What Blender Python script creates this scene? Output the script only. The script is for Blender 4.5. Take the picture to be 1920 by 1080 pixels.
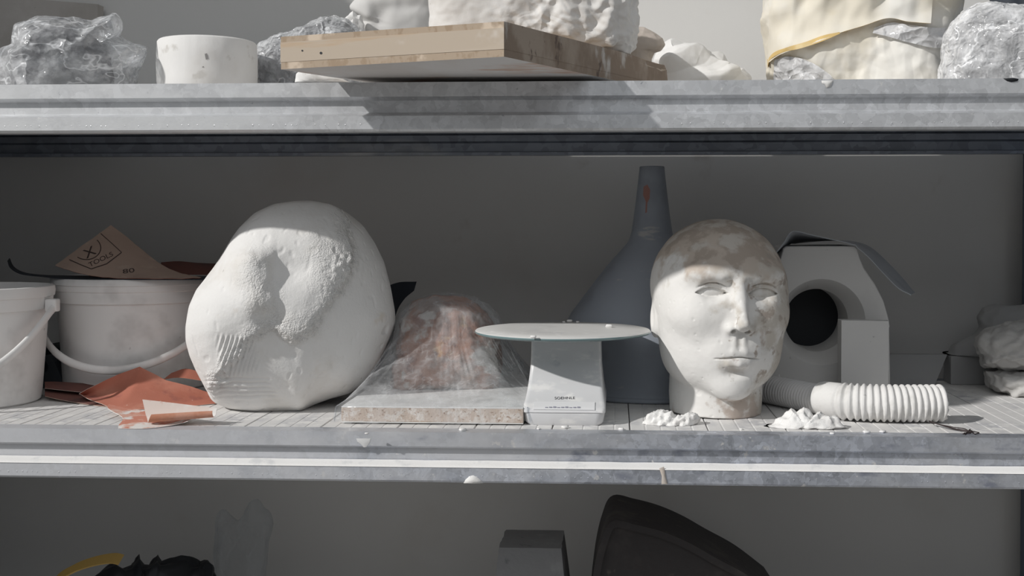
import bpy, bmesh, math, random
import numpy as np
from mathutils import Vector, Matrix
from mathutils.bvhtree import BVHTree

for _o in list(bpy.data.objects):
    bpy.data.objects.remove(_o, do_unlink=True)
scene = bpy.context.scene
COL = scene.collection
R = math.radians

# ------------------------------------------------------------------ camera
FPX = 2140.0                       # focal length in pixels of the 1920 wide frame
PITCH, YAW = R(1.0), R(3.0)
PPX, PPY = 1040.0, 415.0 + FPX * math.tan(PITCH)
cam_data = bpy.data.cameras.new('camera')
cam_data.sensor_width = 36.0
cam_data.lens = 36.0 * FPX / 1920.0
cam_data.shift_x = (960.0 - PPX) / 1920.0
cam_data.shift_y = (PPY - 540.0) / 1920.0
cam_data.clip_start = 0.02
cam = bpy.data.objects.new('camera', cam_data)
COL.objects.link(cam)
CAM = Vector((0.135, -1.5, 0.28))
cam.location = CAM
cam.rotation_euler = (math.pi / 2 - PITCH, 0, YAW)
scene.camera = cam
CROT = cam.rotation_euler.to_matrix()

# ------------------------------------------------------------------ light
world = bpy.data.worlds.new('world')
scene.world = world
world.use_nodes = True
bg = world.node_tree.nodes['Background']
bg.inputs['Color'].default_value = (0.92, 0.96, 1.0, 1)
bg.inputs['Strength'].default_value = 0.19

SUN_AZ, SUN_EL = R(56), R(31.5)
sd = bpy.data.lights.new('sun', 'SUN')
sd.energy = 2.75
sd.angle = R(1.3)
sd.color = (1.0, 0.98, 0.95)
sun = bpy.data.objects.new('sun', sd)
COL.objects.link(sun)
SUNDIR = Vector((math.sin(SUN_AZ) * math.cos(SUN_EL), math.cos(SUN_AZ) * math.cos(SUN_EL), -math.sin(SUN_EL)))
sun.rotation_euler = SUNDIR.to_track_quat('-Z', 'Y').to_euler()
sun.location = (-2, -2, 2)

# added area fill from high in front, not a real window
wd = bpy.data.lights.new('fill_light', 'AREA')
wd.shape = 'RECTANGLE'; wd.size = 4.0; wd.size_y = 2.4
wd.energy = 32
wd.color = (0.95, 0.975, 1.0)
wl = bpy.data.objects.new('fill_light', wd)
COL.objects.link(wl)
wl.location = (0.25, -3.6, 2.9)
wl.rotation_euler = (Vector((0, 0.1, 0.2)) - wl.location).to_track_quat('-Z', 'Y').to_euler()

vs = scene.view_settings
vs.view_transform = 'Standard'
vs.look = 'None'
vs.gamma = 1.0
vs.use_curve_mapping = False
vs.exposure = 0.0

# ------------------------------------------------------------------ helpers
def ray(px, py):
    return CROT @ Vector(((px - PPX) / FPX, -(py - PPY) / FPX, -1.0))

def P(px, py, Y):
    """point of the scene at depth Y seen at a pixel of the photograph (used to take measurements)"""
    d = ray(px, py)
    return CAM + d * ((Y - CAM.y) / d.y)

def PZ(px, py, z):
    d = ray(px, py)
    return CAM + d * ((z - CAM.z) / d.z)

def A(pts):
    return np.array([tuple(p) for p in pts], float)

def set_props(o, label=None, cat=None, group=None, kind=None):
    if label: o['label'] = label
    if cat: o['category'] = cat
    if group: o['group'] = group
    if kind: o['kind'] = kind
    return o

def root_loc(o):
    v = Vector((0, 0, 0))
    while o is not None:
        v = v + o.location
        o = o.parent
    return v

def thing(name, loc, label, cat, group=None):
    o = bpy.data.objects.new(name, None)
    o.empty_display_size = 0.03
    o.location = loc
    COL.objects.link(o)
    return set_props(o, label, cat, group)

def obj(name, verts, faces, mats, parent=None, loc=None, smooth=True, midx=None, sharp=None):
    """one mesh object; verts are world coordinates, kept relative to the thing's base"""
    if not isinstance(mats, (list, tuple)): mats = [mats]
    v = np.asarray(verts, float)
    base = root_loc(parent) if parent is not None else Vector(loc if loc is not None else (0, 0, 0))
    v = v - np.array(tuple(base))
    me = bpy.data.meshes.new(name)
    me.from_pydata(v.tolist(), [], [list(map(int, f)) for f in faces])
    for m in mats: me.materials.append(m)
    if midx is not None: me.polygons.foreach_set('material_index', np.asarray(midx, np.int32))
    if smooth:
        me.polygons.foreach_set('use_smooth', np.ones(len(me.polygons), bool))
        if sharp:
            try: me.set_sharp_from_angle(angle=R(sharp))
            except Exception: pass
    me.update()
    o = bpy.data.objects.new(name, me)
    if parent is not None: o.parent = parent
    else: o.location = base
    COL.objects.link(o)
    return o

def join(*ms):
    V, F, n = [], [], 0
    for v, f in ms:
        v = np.asarray(v, float)
        V.append(v); F += [[int(i) + n for i in q] for q in f]; n += len(v)
    return np.vstack(V), F

def bevel_box(lo, hi, b=0.002, seg=2, rotz=0.0, jitter=0.0, seed=0):
    bm = bmesh.new()
    bmesh.ops.create_cube(bm, size=1.0)
    lo, hi = Vector(lo), Vector(hi)
    c = (lo + hi) / 2
    for v in bm.verts:
        v.co = Vector((v.co.x * (hi.x - lo.x), v.co.y * (hi.y - lo.y), v.co.z * (hi.z - lo.z)))
    if b > 0:
        bmesh.ops.bevel(bm, geom=list(bm.edges), offset=b, segments=seg, affect='EDGES', profile=0.6)
    rot = Matrix.Rotation(rotz, 3, 'Z')
    bm.verts.ensure_lookup_table()
    V = [c + rot @ v.co for v in bm.verts]
    F = [[v.index for v in f.verts] for f in bm.faces]
    bm.free()
    return A(V), F

def grid_faces(nu, nv, wrap_u=False, wrap_v=False, flip=False):
    F = []
    for i in range(nu if wrap_u else nu - 1):
        for j in range(nv if wrap_v else nv - 1):
            a, b = i * nv + j, ((i + 1) % nu) * nv + j
            c, d = ((i + 1) % nu) * nv + (j + 1) % nv, i * nv + (j + 1) % nv
            F.append((a, d, c, b) if flip else (a, b, c, d))
    return F

def lathe(profile, center, n=96, wob=None):
    """profile [(r, z)] turned about the vertical axis at center; ends with r=0 close"""
    pr = np.array(profile, float)
    th = np.linspace(0, 2 * math.pi, n, endpoint=False)
    r = pr[None, :, 0] * np.ones((n, 1)); z = pr[None, :, 1] * np.ones((n, 1))
    if wob is not None: r = r + wob(th[:, None], z)
    V = np.stack([center[0] + r * np.cos(th)[:, None], center[1] + r * np.sin(th)[:, None], center[2] + z], -1)
    return V.reshape(-1, 3), grid_faces(n, len(pr), wrap_u=True)

def tube(path, rad, n=14, cap=True):
    p = np.asarray([tuple(q) for q in path], float)
    m = len(p)
    rad = np.full(m, rad) if np.isscalar(rad) else np.asarray(rad, float)
    t = np.gradient(p, axis=0); t /= np.linalg.norm(t, axis=1)[:, None] + 1e-12
    up = np.array([0, 0, 1.0]) if abs(t[0, 2]) < .9 else np.array([1.0, 0, 0])
    nrm = np.cross(t[0], up); nrm /= np.linalg.norm(nrm)
    a = np.linspace(0, 2 * math.pi, n, endpoint=False)
    V = []
    for i in range(m):
        nrm = nrm - t[i] * np.dot(nrm, t[i]); nrm /= np.linalg.norm(nrm)
        b = np.cross(t[i], nrm)
        V.append(p[i] + rad[i] * (np.cos(a)[:, None] * nrm + np.sin(a)[:, None] * b))
    V = np.vstack(V)
    F = grid_faces(m, n, wrap_v=True, flip=True)
    if cap:
        F.append(list(range(n))); F.append(list(range((m - 1) * n, m * n))[::-1])
    return V, F

def spline(pts, n):
    """Catmull-Rom through points"""
    p = np.asarray([tuple(q) for q in pts], float)
    q = np.vstack([2 * p[0] - p[1], p, 2 * p[-1] - p[-2]])
    u = np.linspace(0, len(p) - 1 - 1e-9, n)
    i = u.astype(int); f = (u - i)[:, None]
    a, b, c, d = q[i], q[i + 1], q[i + 2], q[i + 3]
    return 0.5 * (2 * b + (c - a) * f + (2 * a - 5 * b + 4 * c - d) * f ** 2 + (3 * b - a - 3 * c + d) * f ** 3)

def sstep(a, b, x):
    t = np.clip((np.asarray(x, float) - a) / (b - a), 0, 1)
    return t * t * (3 - 2 * t)

_pt = {}
def perlin(p, seed=0):
    if seed not in _pt:
        rs = np.random.RandomState(seed + 77)
        g = rs.normal(size=(256, 3)); g /= np.linalg.norm(g, axis=1)[:, None]
        pm = rs.permutation(256); _pt[seed] = (g, np.concatenate([pm, pm, pm]))
    g, pm = _pt[seed]
    p = np.asarray(p, float)
    i = np.floor(p).astype(int); f = p - i; i &= 255
    u = f * f * f * (f * (f * 6 - 15) + 10)
    out = 0
    for dx in (0, 1):
        wx = u[..., 0] if dx else 1 - u[..., 0]
        for dy in (0, 1):
            wy = u[..., 1] if dy else 1 - u[..., 1]
            for dz in (0, 1):
                wz = u[..., 2] if dz else 1 - u[..., 2]
                h = pm[pm[pm[i[..., 0] + dx] + i[..., 1] + dy] + i[..., 2] + dz]
                d = f - np.array([dx, dy, dz])
                out = out + wx * wy * wz * (g[h] * d).sum(-1)
    return out * 1.5

def fbm(p, seed=0, oct=4, gain=.5):
    v, a = 0, 1.0
    for k in range(oct):
        v = v + a * perlin(p * 2 ** k + 11.3 * k, seed + k); a *= gain
    return v

def creases(p, freq, seed=0, n=4, warp=.8):
    """sharp folds: the crumple of paper, film and foil; about -1..1"""
    rs = np.random.RandomState(seed + 5)
    p = np.asarray(p, float)
    v = 0
    for k in range(n):
        d = rs.normal(size=3); d /= np.linalg.norm(d)
        f = freq * rs.uniform(.6, 1.6)
        t = p @ d * f + warp * perlin(p * freq * .55 + rs.uniform(0, 50, 3), seed + k)
        v = v + np.abs(2 * (t - np.floor(t)) - 1) * 2 - 1
    return v / n

def vnormals(V, F):
    me = bpy.data.meshes.new('tmp')
    me.from_pydata(V.tolist(), [], F); me.update()
    n = np.empty(len(V) * 3); me.vertices.foreach_get('normal', n)
    bpy.data.meshes.remove(me)
    return n.reshape(-1, 3)

def radial_of(outline, c, n):
    """distance from c to a closed outline for n directions"""
    o = np.asarray(outline, float) - np.asarray(c, float)
    th = np.linspace(0, 2 * math.pi, n, endpoint=False)
    d = np.stack([np.cos(th), np.sin(th)], -1)
    best = np.zeros(n)
    for i in range(len(o)):
        a, b = o[i], o[(i + 1) % len(o)]
        e = b - a
        den = d[:, 0] * e[1] - d[:, 1] * e[0]
        den = np.where(np.abs(den) < 1e-12, 1e-12, den)
        t = (a[0] * e[1] - a[1] * e[0]) / den
        s = (a[0] * d[:, 1] - a[1] * d[:, 0]) / den
        ok = (s >= -1e-6) & (s <= 1 + 1e-6) & (t > 0)
        best = np.where(ok, np.maximum(best, t), best)
    return th, best

_cs = {}
def cube_sphere(N):
    """even sphere of directions without poles"""
    if N in _cs: return _cs[N]
    t = np.tan(np.linspace(-math.pi / 4, math.pi / 4, N + 1))
    a, b = np.meshgrid(t, t, indexing='ij')
    o = np.ones_like(a)
    V, F = [], []
    for k, (x, y, z) in enumerate(((o, a, b), (-o, b, a), (b, o, a), (a, -o, b), (a, b, o), (b, a, -o))):
        V.append(np.stack([x, y, z], -1).reshape(-1, 3))
        F += [tuple(i + k * (N + 1) ** 2 for i in f) for f in grid_faces(N + 1, N + 1)]
    V = np.vstack(V); V /= np.linalg.norm(V, axis=1)[:, None]
    _, first, inv = np.unique(np.round(V, 6), axis=0, return_index=True, return_inverse=True)
    inv = inv.reshape(-1)
    F = inv[np.array(F)].tolist()
    _cs[N] = (V[first], F)
    return _cs[N]

def blob(outline_px, cpx, Yc, df, db, n=160, m=70, e=1.0, ey=1.0, disp=None, smooth_r=0, zmin=None):
    """rounded body whose outline, measured at depth Yc, bulges df to the front and db to the back;
    e below 1 makes it boxier in depth"""
    c3 = P(cpx[0], cpx[1], Yc)
    d = ray(*cpx).normalized()                         # the body faces the viewer
    u = d.cross(Vector((0, 0, 1))).normalized(); w = u.cross(d)
    W = []
    for x, y in outline_px:
        q = ray(x, y); q = CAM + q * ((c3 - CAM).dot(d) / q.dot(d)) - c3
        W.append((q.dot(u), q.dot(w)))
    W = np.array(W); c = np.zeros(2)
    th, rr = radial_of(W, c, 720)
    for _ in range(smooth_r * 6):
        rr = .25 * np.roll(rr, 1) + .5 * rr + .25 * np.roll(rr, -1)
    D, F = cube_sphere(max(10, int(math.sqrt(n * m / 6))))
    s = np.hypot(D[:, 0], D[:, 2]); cy = -D[:, 1]
    p = 2.0 / e
    k = (s ** p + np.abs(cy) ** p) ** (-1 / p)
    s, cy = s * k, cy * k
    ang = np.arctan2(D[:, 2], D[:, 0]) % (2 * math.pi)
    r = np.interp(ang, np.r_[th, 2 * math.pi], np.r_[rr, rr[0]])
    V = np.array(tuple(c3)) + (r * np.cos(ang) * s)[:, None] * np.array(tuple(u)) + (r * np.sin(ang) * s)[:, None] * np.array(tuple(w)) \
        - (np.where(cy > 0, df, db) * cy)[:, None] * np.array(tuple(d))
    N = vnormals(V, F)
    k = np.argmin(V[:, 1])
    if N[k, 1] > 0:
        F = [f[::-1] for f in F]; N = -N
    if disp is not None:
        V = V + N * np.asarray(disp(V, N))[:, None]
    if zmin is not None:
        V[:, 2] = np.maximum(V[:, 2], zmin)
    return V, F

def ridged(p, freq, seed=0, oct=3):
    """vein-like wrinkles, about -1..1"""
    v, a, t = 0, 1.0, 0
    p = np.asarray(p, float)
    for k in range(oct):
        v = v + a * (1 - 3.2 * np.abs(perlin(p * freq * 2 ** k + 7.7 * k, seed + k))); t += a; a *= .5
    return v / t

def sheet(S, t, mf, mb, name, parent=None, loc=None, edge=None):
    """thin two-sided sheet from a grid S[nu, nv, 3]; front and back have their own material"""
    nu, nv = S.shape[:2]
    V = S.reshape(-1, 3)
    F = grid_faces(nu, nv)
    N = vnormals(V, F)
    V2 = np.vstack([V + N * t / 2, V - N * t / 2])
    k = len(V)
    FF = list(F) + [tuple(i + k for i in f[::-1]) for f in F]
    mi = [0] * len(F) + [1] * len(F)
    rim = [i * nv for i in range(nu)] + [(nu - 1) * nv + j for j in range(1, nv)] + \
          [i * nv + nv - 1 for i in range(nu - 2, -1, -1)] + [j for j in range(nv - 2, 0, -1)]
    for q in range(len(rim)):
        a, b = rim[q], rim[(q + 1) % len(rim)]
        FF.append((b, a, a + k, b + k)); mi.append(1 if edge is None else 2)
    return obj(name, V2, FF, [mf, mb] + ([edge] if edge else []), parent, loc, midx=mi, sharp=50)

def extrude_x(profile, x0, x1, mat, name, parent, cap=True):
    pr = np.array(profile, float); n = len(pr)
    V = np.vstack([np.c_[np.full(n, x0), pr], np.c_[np.full(n, x1), pr]])
    F = [(i, (i + 1) % n, (i + 1) % n + n, i + n) for i in range(n)]
    if cap: F += [list(range(n))[::-1], list(range(n, 2 * n))]
    return obj(name, V, F, mat, parent, smooth=False)

# signed distance sculpting ------------------------------------------------
def smin(a, b, k):
    h = np.clip(.5 + .5 * (b - a) / k, 0, 1)
    return b * (1 - h) + a * h - k * h * (1 - h)
def smax(a, b, k): return -smin(-a, -b, k)
def ell(p, c, r):
    q = (p - np.array(c)); r = np.array(r)
    k0 = np.linalg.norm(q / r, axis=-1); k1 = np.linalg.norm(q / r ** 2, axis=-1)
    return k0 * (k0 - 1) / (k1 + 1e-9)
def cap(p, a, b, ra, rb=None):
    a, b = np.array(a, float), np.array(b, float); rb = ra if rb is None else rb
    ba = b - a; h = np.clip(((p - a) @ ba) / (ba @ ba), 0, 1)
    return np.linalg.norm(p - a - h[..., None] * ba, axis=-1) - (ra + (rb - ra) * h)
def polycap(p, pts, r):
    d = 1e9
    for i in range(len(pts) - 1):
        r0 = r if np.isscalar(r) else r[i]; r1 = r if np.isscalar(r) else r[i + 1]
        d = np.minimum(d, cap(p, pts[i], pts[i + 1], r0, r1))
    return d

def surface_nets(f, lo, hi, h):
    lo, hi = np.array(lo, float), np.array(hi, float)
    n = np.ceil((hi - lo) / h).astype(int) + 1
    G = np.stack(np.meshgrid(*[lo[k] + h * np.arange(n[k]) for k in range(3)], indexing='ij'), -1)
    q = 4
    nc = -(-n // q) + 1
    Gc = np.stack(np.meshgrid(*[lo[k] + h * q * np.arange(nc[k]) for k in range(3)], indexing='ij'), -1)
    Dc = f(Gc.reshape(-1, 3)).reshape(nc)
    Du = Dc
    for k in range(3):                      # linear upsampling of the coarse field
        t = np.arange(n[k]) / q; i0 = t.astype(int); fr = t - i0
        sh = [1, 1, 1]; sh[k] = -1; fr = fr.reshape(sh)
        Du = np.take(Du, i0, axis=k) * (1 - fr) + np.take(Du, i0 + 1, axis=k) * fr
    D = Du.copy()
    near = np.abs(Du) < h * q * 1.3
    D[near] = f(G[near])
    S = D < 0
    nx, ny, nz = n - 1
    cnt = np.zeros((nx, ny, nz), int)
    corners = [(i, j, k) for i in (0, 1) for j in (0, 1) for k in (0, 1)]
    for i, j, k in corners: cnt += S[i:i + nx, j:j + ny, k:k + nz]
    act = (cnt > 0) & (cnt < 8)
    ids = -np.ones((nx, ny, nz), int)
    ci = np.argwhere(act); ids[act] = np.arange(len(ci))
    acc = np.zeros((len(ci), 3)); w = np.zeros(len(ci))
    for a in corners:
        for ax in range(3):
            if a[ax]: continue
            b = list(a); b[ax] = 1
            da = D[ci[:, 0] + a[0], ci[:, 1] + a[1], ci[:, 2] + a[2]]
            db = D[ci[:, 0] + b[0], ci[:, 1] + b[1], ci[:, 2] + b[2]]
            x = (da < 0) != (db < 0)
            t = np.where(x, da / np.where(da == db, 1, da - db), 0)
            pos = np.tile(np.array(a, float), (len(ci), 1)); pos[:, ax] += t
            acc += pos * x[:, None]; w += x
    V = lo + h * (ci + acc / w[:, None])
    F = []
    for ax in range(3):
        u, v = (ax + 1) % 3, (ax + 2) % 3
        sl0 = [slice(None)] * 3; sl1 = [slice(None)] * 3
        sl0[ax] = slice(0, -1); sl1[ax] = slice(1, None)
        s0, s1 = S[tuple(sl0)], S[tuple(sl1)]
        e = np.argwhere(s0 != s1)
        e = e[(e[:, u] > 0) & (e[:, v] > 0) & (e[:, u] < n[u] - 1) & (e[:, v] < n[v] - 1)]
        st = s0[e[:, 0], e[:, 1], e[:, 2]]
        q = []
        for du, dv in ((-1, -1), (0, -1), (0, 0), (-1, 0)):
            c = e.copy(); c[:, u] += du; c[:, v] += dv
            q.append(ids[c[:, 0], c[:, 1], c[:, 2]])
        q = np.stack(q, -1)
        q = np.where(st[:, None], q, q[:, ::-1])
        F.append(q)
    return V, np.vstack(F).tolist()

# ------------------------------------------------------------------ materials
def _nd(nt, t, **kw):
    n = nt.nodes.new(t)
    for k, v in kw.items():
        if k in n.inputs: n.inputs[k].default_value = v
        else: setattr(n, k, v)
    return n

def mat(name, col, rough=.6, metal=0.0, layers=(), bumps=(), spec=.4, coat=0.0):
    """layers: (colour, scale, lo, hi, (stretch), detail) noise patches laid over the base colour;
    bumps: (kind, scale, strength, distance)"""
    m = bpy.data.materials.new(name); m.use_nodes = True
    nt = m.node_tree; L = nt.links.new
    b = nt.nodes['Principled BSDF']
    b.inputs['Roughness'].default_value = rough
    b.inputs['Metallic'].default_value = metal
    b.inputs['Specular IOR Level'].default_value = spec
    b.inputs['Coat Weight'].default_value = coat
    tc = _nd(nt, 'ShaderNodeTexCoord')
    cur = _nd(nt, 'ShaderNodeRGB'); cur.outputs[0].default_value = (*col, 1); cur = cur.outputs[0]
    for k, ly in enumerate(layers):
        c, sc, lo, hi = ly[:4]
        st = ly[4] if len(ly) > 4 else (1, 1, 1)
        det = ly[5] if len(ly) > 5 else 4.0
        mp = _nd(nt, 'ShaderNodeMapping'); mp.inputs['Scale'].default_value = st
        mp.inputs['Location'].default_value = (3.1 * k, 1.7 * k, 2.3 * k)
        L(tc.outputs['Object'], mp.inputs['Vector'])
        if isinstance(c, str):      # 'cells': crystalline spangle
            vo = _nd(nt, 'ShaderNodeTexVoronoi', Scale=sc); vo.voronoi_dimensions = '3D'
            nz = _nd(nt, 'ShaderNodeTexNoise', Scale=sc * .6, Detail=3.0)
            L(mp.outputs[0], nz.inputs['Vector'])
            ad = _nd(nt, 'ShaderNodeVectorMath', operation='MULTIPLY_ADD')
            L(nz.outputs['Color'], ad.inputs[0]); ad.inputs[1].default_value = (.03,) * 3
            L(mp.outputs[0], ad.inputs[2]); L(ad.outputs[0], vo.inputs['Vector'])
            hs = _nd(nt, 'ShaderNodeMapRange'); hs.inputs['To Min'].default_value = lo; hs.inputs['To Max'].default_value = hi
            L(vo.outputs['Color'], hs.inputs['Value'])
            mx = _nd(nt, 'ShaderNodeMix', data_type='RGBA', blend_type='MULTIPLY'); mx.inputs['Factor'].default_value = 1
            L(cur, mx.inputs['A']); L(hs.outputs[0], mx.inputs['B'])
        else:
            nz = _nd(nt, 'ShaderNodeTexNoise', Scale=sc, Detail=det, Roughness=.6)
            L(mp.outputs[0], nz.inputs['Vector'])
            mr = _nd(nt, 'ShaderNodeMapRange'); mr.interpolation_type = 'SMOOTHSTEP'
            mr.inputs['From Min'].default_value = lo; mr.inputs['From Max'].default_value = hi
            L(nz.outputs['Fac'], mr.inputs['Value'])
            mx = _nd(nt, 'ShaderNodeMix', data_type='RGBA')
            L(mr.outputs[0], mx.inputs['Factor']); L(cur, mx.inputs['A'])
            mx.inputs['B'].default_value = (*c, 1)
        cur = mx.outputs['Result']
    L(cur, b.inputs['Base Color'])
    nrm = None
    for kind, sc, stn, dist in bumps:
        if kind == 'noise': t = _nd(nt, 'ShaderNodeTexNoise', Scale=sc, Detail=6.0, Roughness=.6); out = t.outputs['Fac']
        elif kind == 'cell': t = _nd(nt, 'ShaderNodeTexVoronoi', Scale=sc); out = t.outputs['Distance']
        else: t = _nd(nt, 'ShaderNodeTexVoronoi', Scale=sc); t.feature = 'F2'; out = t.outputs['Distance']
        L(tc.outputs['Object'], t.inputs['Vector'])
        bp = _nd(nt, 'ShaderNodeBump', Strength=stn, Distance=dist)
        L(out, bp.inputs['Height'])
        if nrm: L(nrm, bp.inputs['Normal'])
        nrm = bp.outputs['Normal']
    if nrm: L(nrm, b.inputs['Normal'])
    return m

def film(name, haze=.25, edge=.5, col=(.85, .86, .88), rough=.14, streak=0.2, sscale=14, stretch=(1, 1, .25), bump=.35, bscale=60, rot=(0, 0, 0), lines=.8):
    """clear plastic film: see-through, glossy, milky in streaks and where it is seen edge-on"""
    m = bpy.data.materials.new(name); m.use_nodes = True
    nt = m.node_tree; L = nt.links.new
    b = nt.nodes['Principled BSDF']; out = nt.nodes['Material Output']
    b.inputs['Base Color'].default_value = (*col, 1); b.inputs['Roughness'].default_value = rough
    b.inputs['Specular IOR Level'].default_value = .9
    tc = _nd(nt, 'ShaderNodeTexCoord')
    wz = _nd(nt, 'ShaderNodeTexNoise', Scale=bscale * .35, Detail=3.0); L(tc.outputs['Object'], wz.inputs['Vector'])
    wv = _nd(nt, 'ShaderNodeVectorMath', operation='MULTIPLY_ADD'); L(wz.outputs['Color'], wv.inputs[0]); wv.inputs[1].default_value = (.05, .05, .05); L(tc.outputs['Object'], wv.inputs[2])
    bp = None
    for sc_, ds_, st_ in ((bscale * .5, .012 * bump, (1, 1, .45)), (bscale * 1.3, .005 * bump, (.5, 1, 1))):
        mpb = _nd(nt, 'ShaderNodeMapping'); mpb.inputs['Scale'].default_value = st_; mpb.inputs['Rotation'].default_value = (0, .6, 0)
        L(wv.outputs[0], mpb.inputs['Vector'])
        bz = _nd(nt, 'ShaderNodeTexVoronoi', Scale=sc_); L(mpb.outputs[0], bz.inputs['Vector'])
        b2 = _nd(nt, 'ShaderNodeBump', Strength=1.0, Distance=ds_)
        L(bz.outputs['Distance'], b2.inputs['Height'])
        if bp is not None: L(bp.outputs[0], b2.inputs['Normal'])
        bp = b2
    L(bp.outputs[0], b.inputs['Normal'])
    lw = _nd(nt, 'ShaderNodeLayerWeight', Blend=.35)
    L(bp.outputs[0], lw.inputs['Normal'])
    mp = _nd(nt, 'ShaderNodeMapping'); mp.inputs['Scale'].default_value = stretch; mp.inputs['Rotation'].default_value = rot
    L(tc.outputs['Object'], mp.inputs['Vector'])
    nz = _nd(nt, 'ShaderNodeTexNoise', Scale=sscale, Detail=5.0, Roughness=.65)
    L(mp.outputs[0], nz.inputs['Vector'])
    mr = _nd(nt, 'ShaderNodeMapRange'); mr.inputs['From Min'].default_value = .42; mr.inputs['From Max'].default_value = .72
    mr.inputs['To Max'].default_value = streak
    L(nz.outputs['Fac'], mr.inputs['Value'])
    rz = _nd(nt, 'ShaderNodeTexNoise', Scale=sscale * .8, Detail=3.0); mp2 = _nd(nt, 'ShaderNodeMapping'); mp2.inputs['Scale'].default_value = stretch; mp2.inputs['Location'].default_value = (4, 2, 7); mp2.inputs['Rotation'].default_value = tuple(-q for q in rot)
    L(tc.outputs['Object'], mp2.inputs['Vector']); L(mp2.outputs[0], rz.inputs['Vector'])
    r1 = _nd(nt, 'ShaderNodeMath', operation='SUBTRACT'); L(rz.outputs['Fac'], r1.inputs[0]); r1.inputs[1].default_value = .5
    r2 = _nd(nt, 'ShaderNodeMath', operation='ABSOLUTE'); L(r1.outputs[0], r2.inputs[0])
    r3 = _nd(nt, 'ShaderNodeMapRange'); r3.inputs['From Min'].default_value = .0; r3.inputs['From Max'].default_value = .018; r3.inputs['To Min'].default_value = streak * lines; r3.inputs['To Max'].default_value = 0
    L(r2.outputs[0], r3.inputs['Value'])
    r4 = _nd(nt, 'ShaderNodeMath', operation='ADD'); L(mr.outputs[0], r4.inputs[0]); L(r3.outputs[0], r4.inputs[1])
    a1 = _nd(nt, 'ShaderNodeMath', operation='MULTIPLY_ADD'); a1.inputs[1].default_value = edge; a1.inputs[2].default_value = haze
    L(lw.outputs['Facing'], a1.inputs[0])
    a2 = _nd(nt, 'ShaderNodeMath', operation='ADD', use_clamp=True); L(a1.outputs[0], a2.inputs[0]); L(r4.outputs[0], a2.inputs[1])
    tr = _nd(nt, 'ShaderNodeBsdfTransparent'); tr.inputs['Color'].default_value = (.96, .97, .98, 1)
    mx = _nd(nt, 'ShaderNodeMixShader')
    L(a2.outputs[0], mx.inputs['Fac']); L(tr.outputs[0], mx.inputs[1]); L(b.outputs[0], mx.inputs[2])
    L(mx.outputs[0], out.inputs['Surface'])
    return m

WHITE = (.80, .79, .775)
M = {}
M['wall'] = mat('wall_paint', (.71, .70, .68), .85, layers=[((.66, .64, .61), 3, .5, .75), ((.60, .57, .54), 9, .66, .8)], bumps=[('noise', 90, .12, .002)], spec=.2)
M['floor'] = mat('concrete_floor', (.30, .295, .285), .8, layers=[((.18, .175, .17), 4, .45, .65)])
M['galv'] = mat('galvanised_steel', (.70, .71, .73), .46, .60,
                layers=[('cells', 120, .86, 1.05), ('cells', 55, .84, 1.08), ((.72, .73, .74), 7, .48, .70, (.35, 1, 1)), ((.78, .78, .775), 60, .66, .74), ((.38, .39, .42), 70, .68, .76)],
                bumps=[('noise', 300, .1, .001)])
M['galv_dusty'] = mat('galvanised_steel_with_plaster_dust', (.60, .63, .70), .46, .72,
                layers=[('cells', 130, .72, 1.10), ('cells', 48, .74, 1.12), ((.66, .67, .70), 6, .48, .68, (.4, 1, 1)), ((.34, .36, .43), 34, .58, .72, (.5, 1, 1)), ((.80, .79, .785), 55, .64, .73), ((.86, .85, .84), 170, .69, .74)],
                bumps=[('noise', 260, .2, .001)])
def paler_end(m, x0, x1, col):
    """base colour made lighter and less metallic towards one end of a beam"""
    nt = m.node_tree; L = nt.links.new; b = nt.nodes['Principled BSDF']
    tc = _nd(nt, 'ShaderNodeTexCoord'); sx = _nd(nt, 'ShaderNodeSeparateXYZ'); L(tc.outputs['Object'], sx.inputs[0])
    nz = _nd(nt, 'ShaderNodeTexNoise', Scale=18.0, Detail=5.0); L(tc.outputs['Object'], nz.inputs['Vector'])
    mr = _nd(nt, 'ShaderNodeMapRange'); mr.inputs['From Min'].default_value = x0; mr.inputs['From Max'].default_value = x1
    mr.inputs['To Min'].default_value = .55; mr.inputs['To Max'].default_value = -.35
    L(sx.outputs['X'], mr.inputs['Value'])
    ad = _nd(nt, 'ShaderNodeMath', operation='ADD'); L(mr.outputs[0], ad.inputs[0]); L(nz.outputs['Fac'], ad.inputs[1])
    m2 = _nd(nt, 'ShaderNodeMapRange'); m2.inputs['From Min'].default_value = .45; m2.inputs['From Max'].default_value = .85; m2.inputs['To Max'].default_value = .8
    L(ad.outputs[0], m2.inputs['Value'])
    mx = _nd(nt, 'ShaderNodeMix', data_type='RGBA'); L(m2.outputs[0], mx.inputs['Factor']); L(b.inputs['Base Color'].links[0].from_socket, mx.inputs['A']); mx.inputs['B'].default_value = (*col, 1)
    L(mx.outputs['Result'], b.inputs['Base Color'])
    mm = _nd(nt, 'ShaderNodeMath', operation='MULTIPLY_ADD'); L(m2.outputs[0], mm.inputs[0]); mm.inputs[1].default_value = -.7; mm.inputs[2].default_value = b.inputs['Metallic'].default_value
    L(mm.outputs[0], b.inputs['Metallic'])
paler_end(M['galv_dusty'], -.45, .45, (.56, .565, .585))  # middle beam colour lightened towards its left end
M['ledge'] = mat('plaster_dust', (.84, .83, .815), .9, layers=[((.70, .70, .70), 30, .55, .7)], bumps=[('noise', 400, .3, .001)])
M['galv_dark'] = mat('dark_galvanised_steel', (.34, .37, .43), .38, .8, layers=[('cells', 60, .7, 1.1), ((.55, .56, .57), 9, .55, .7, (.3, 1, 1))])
M['post'] = mat('dark_steel_post', (.12, .14, .17), .5, .6)
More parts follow.
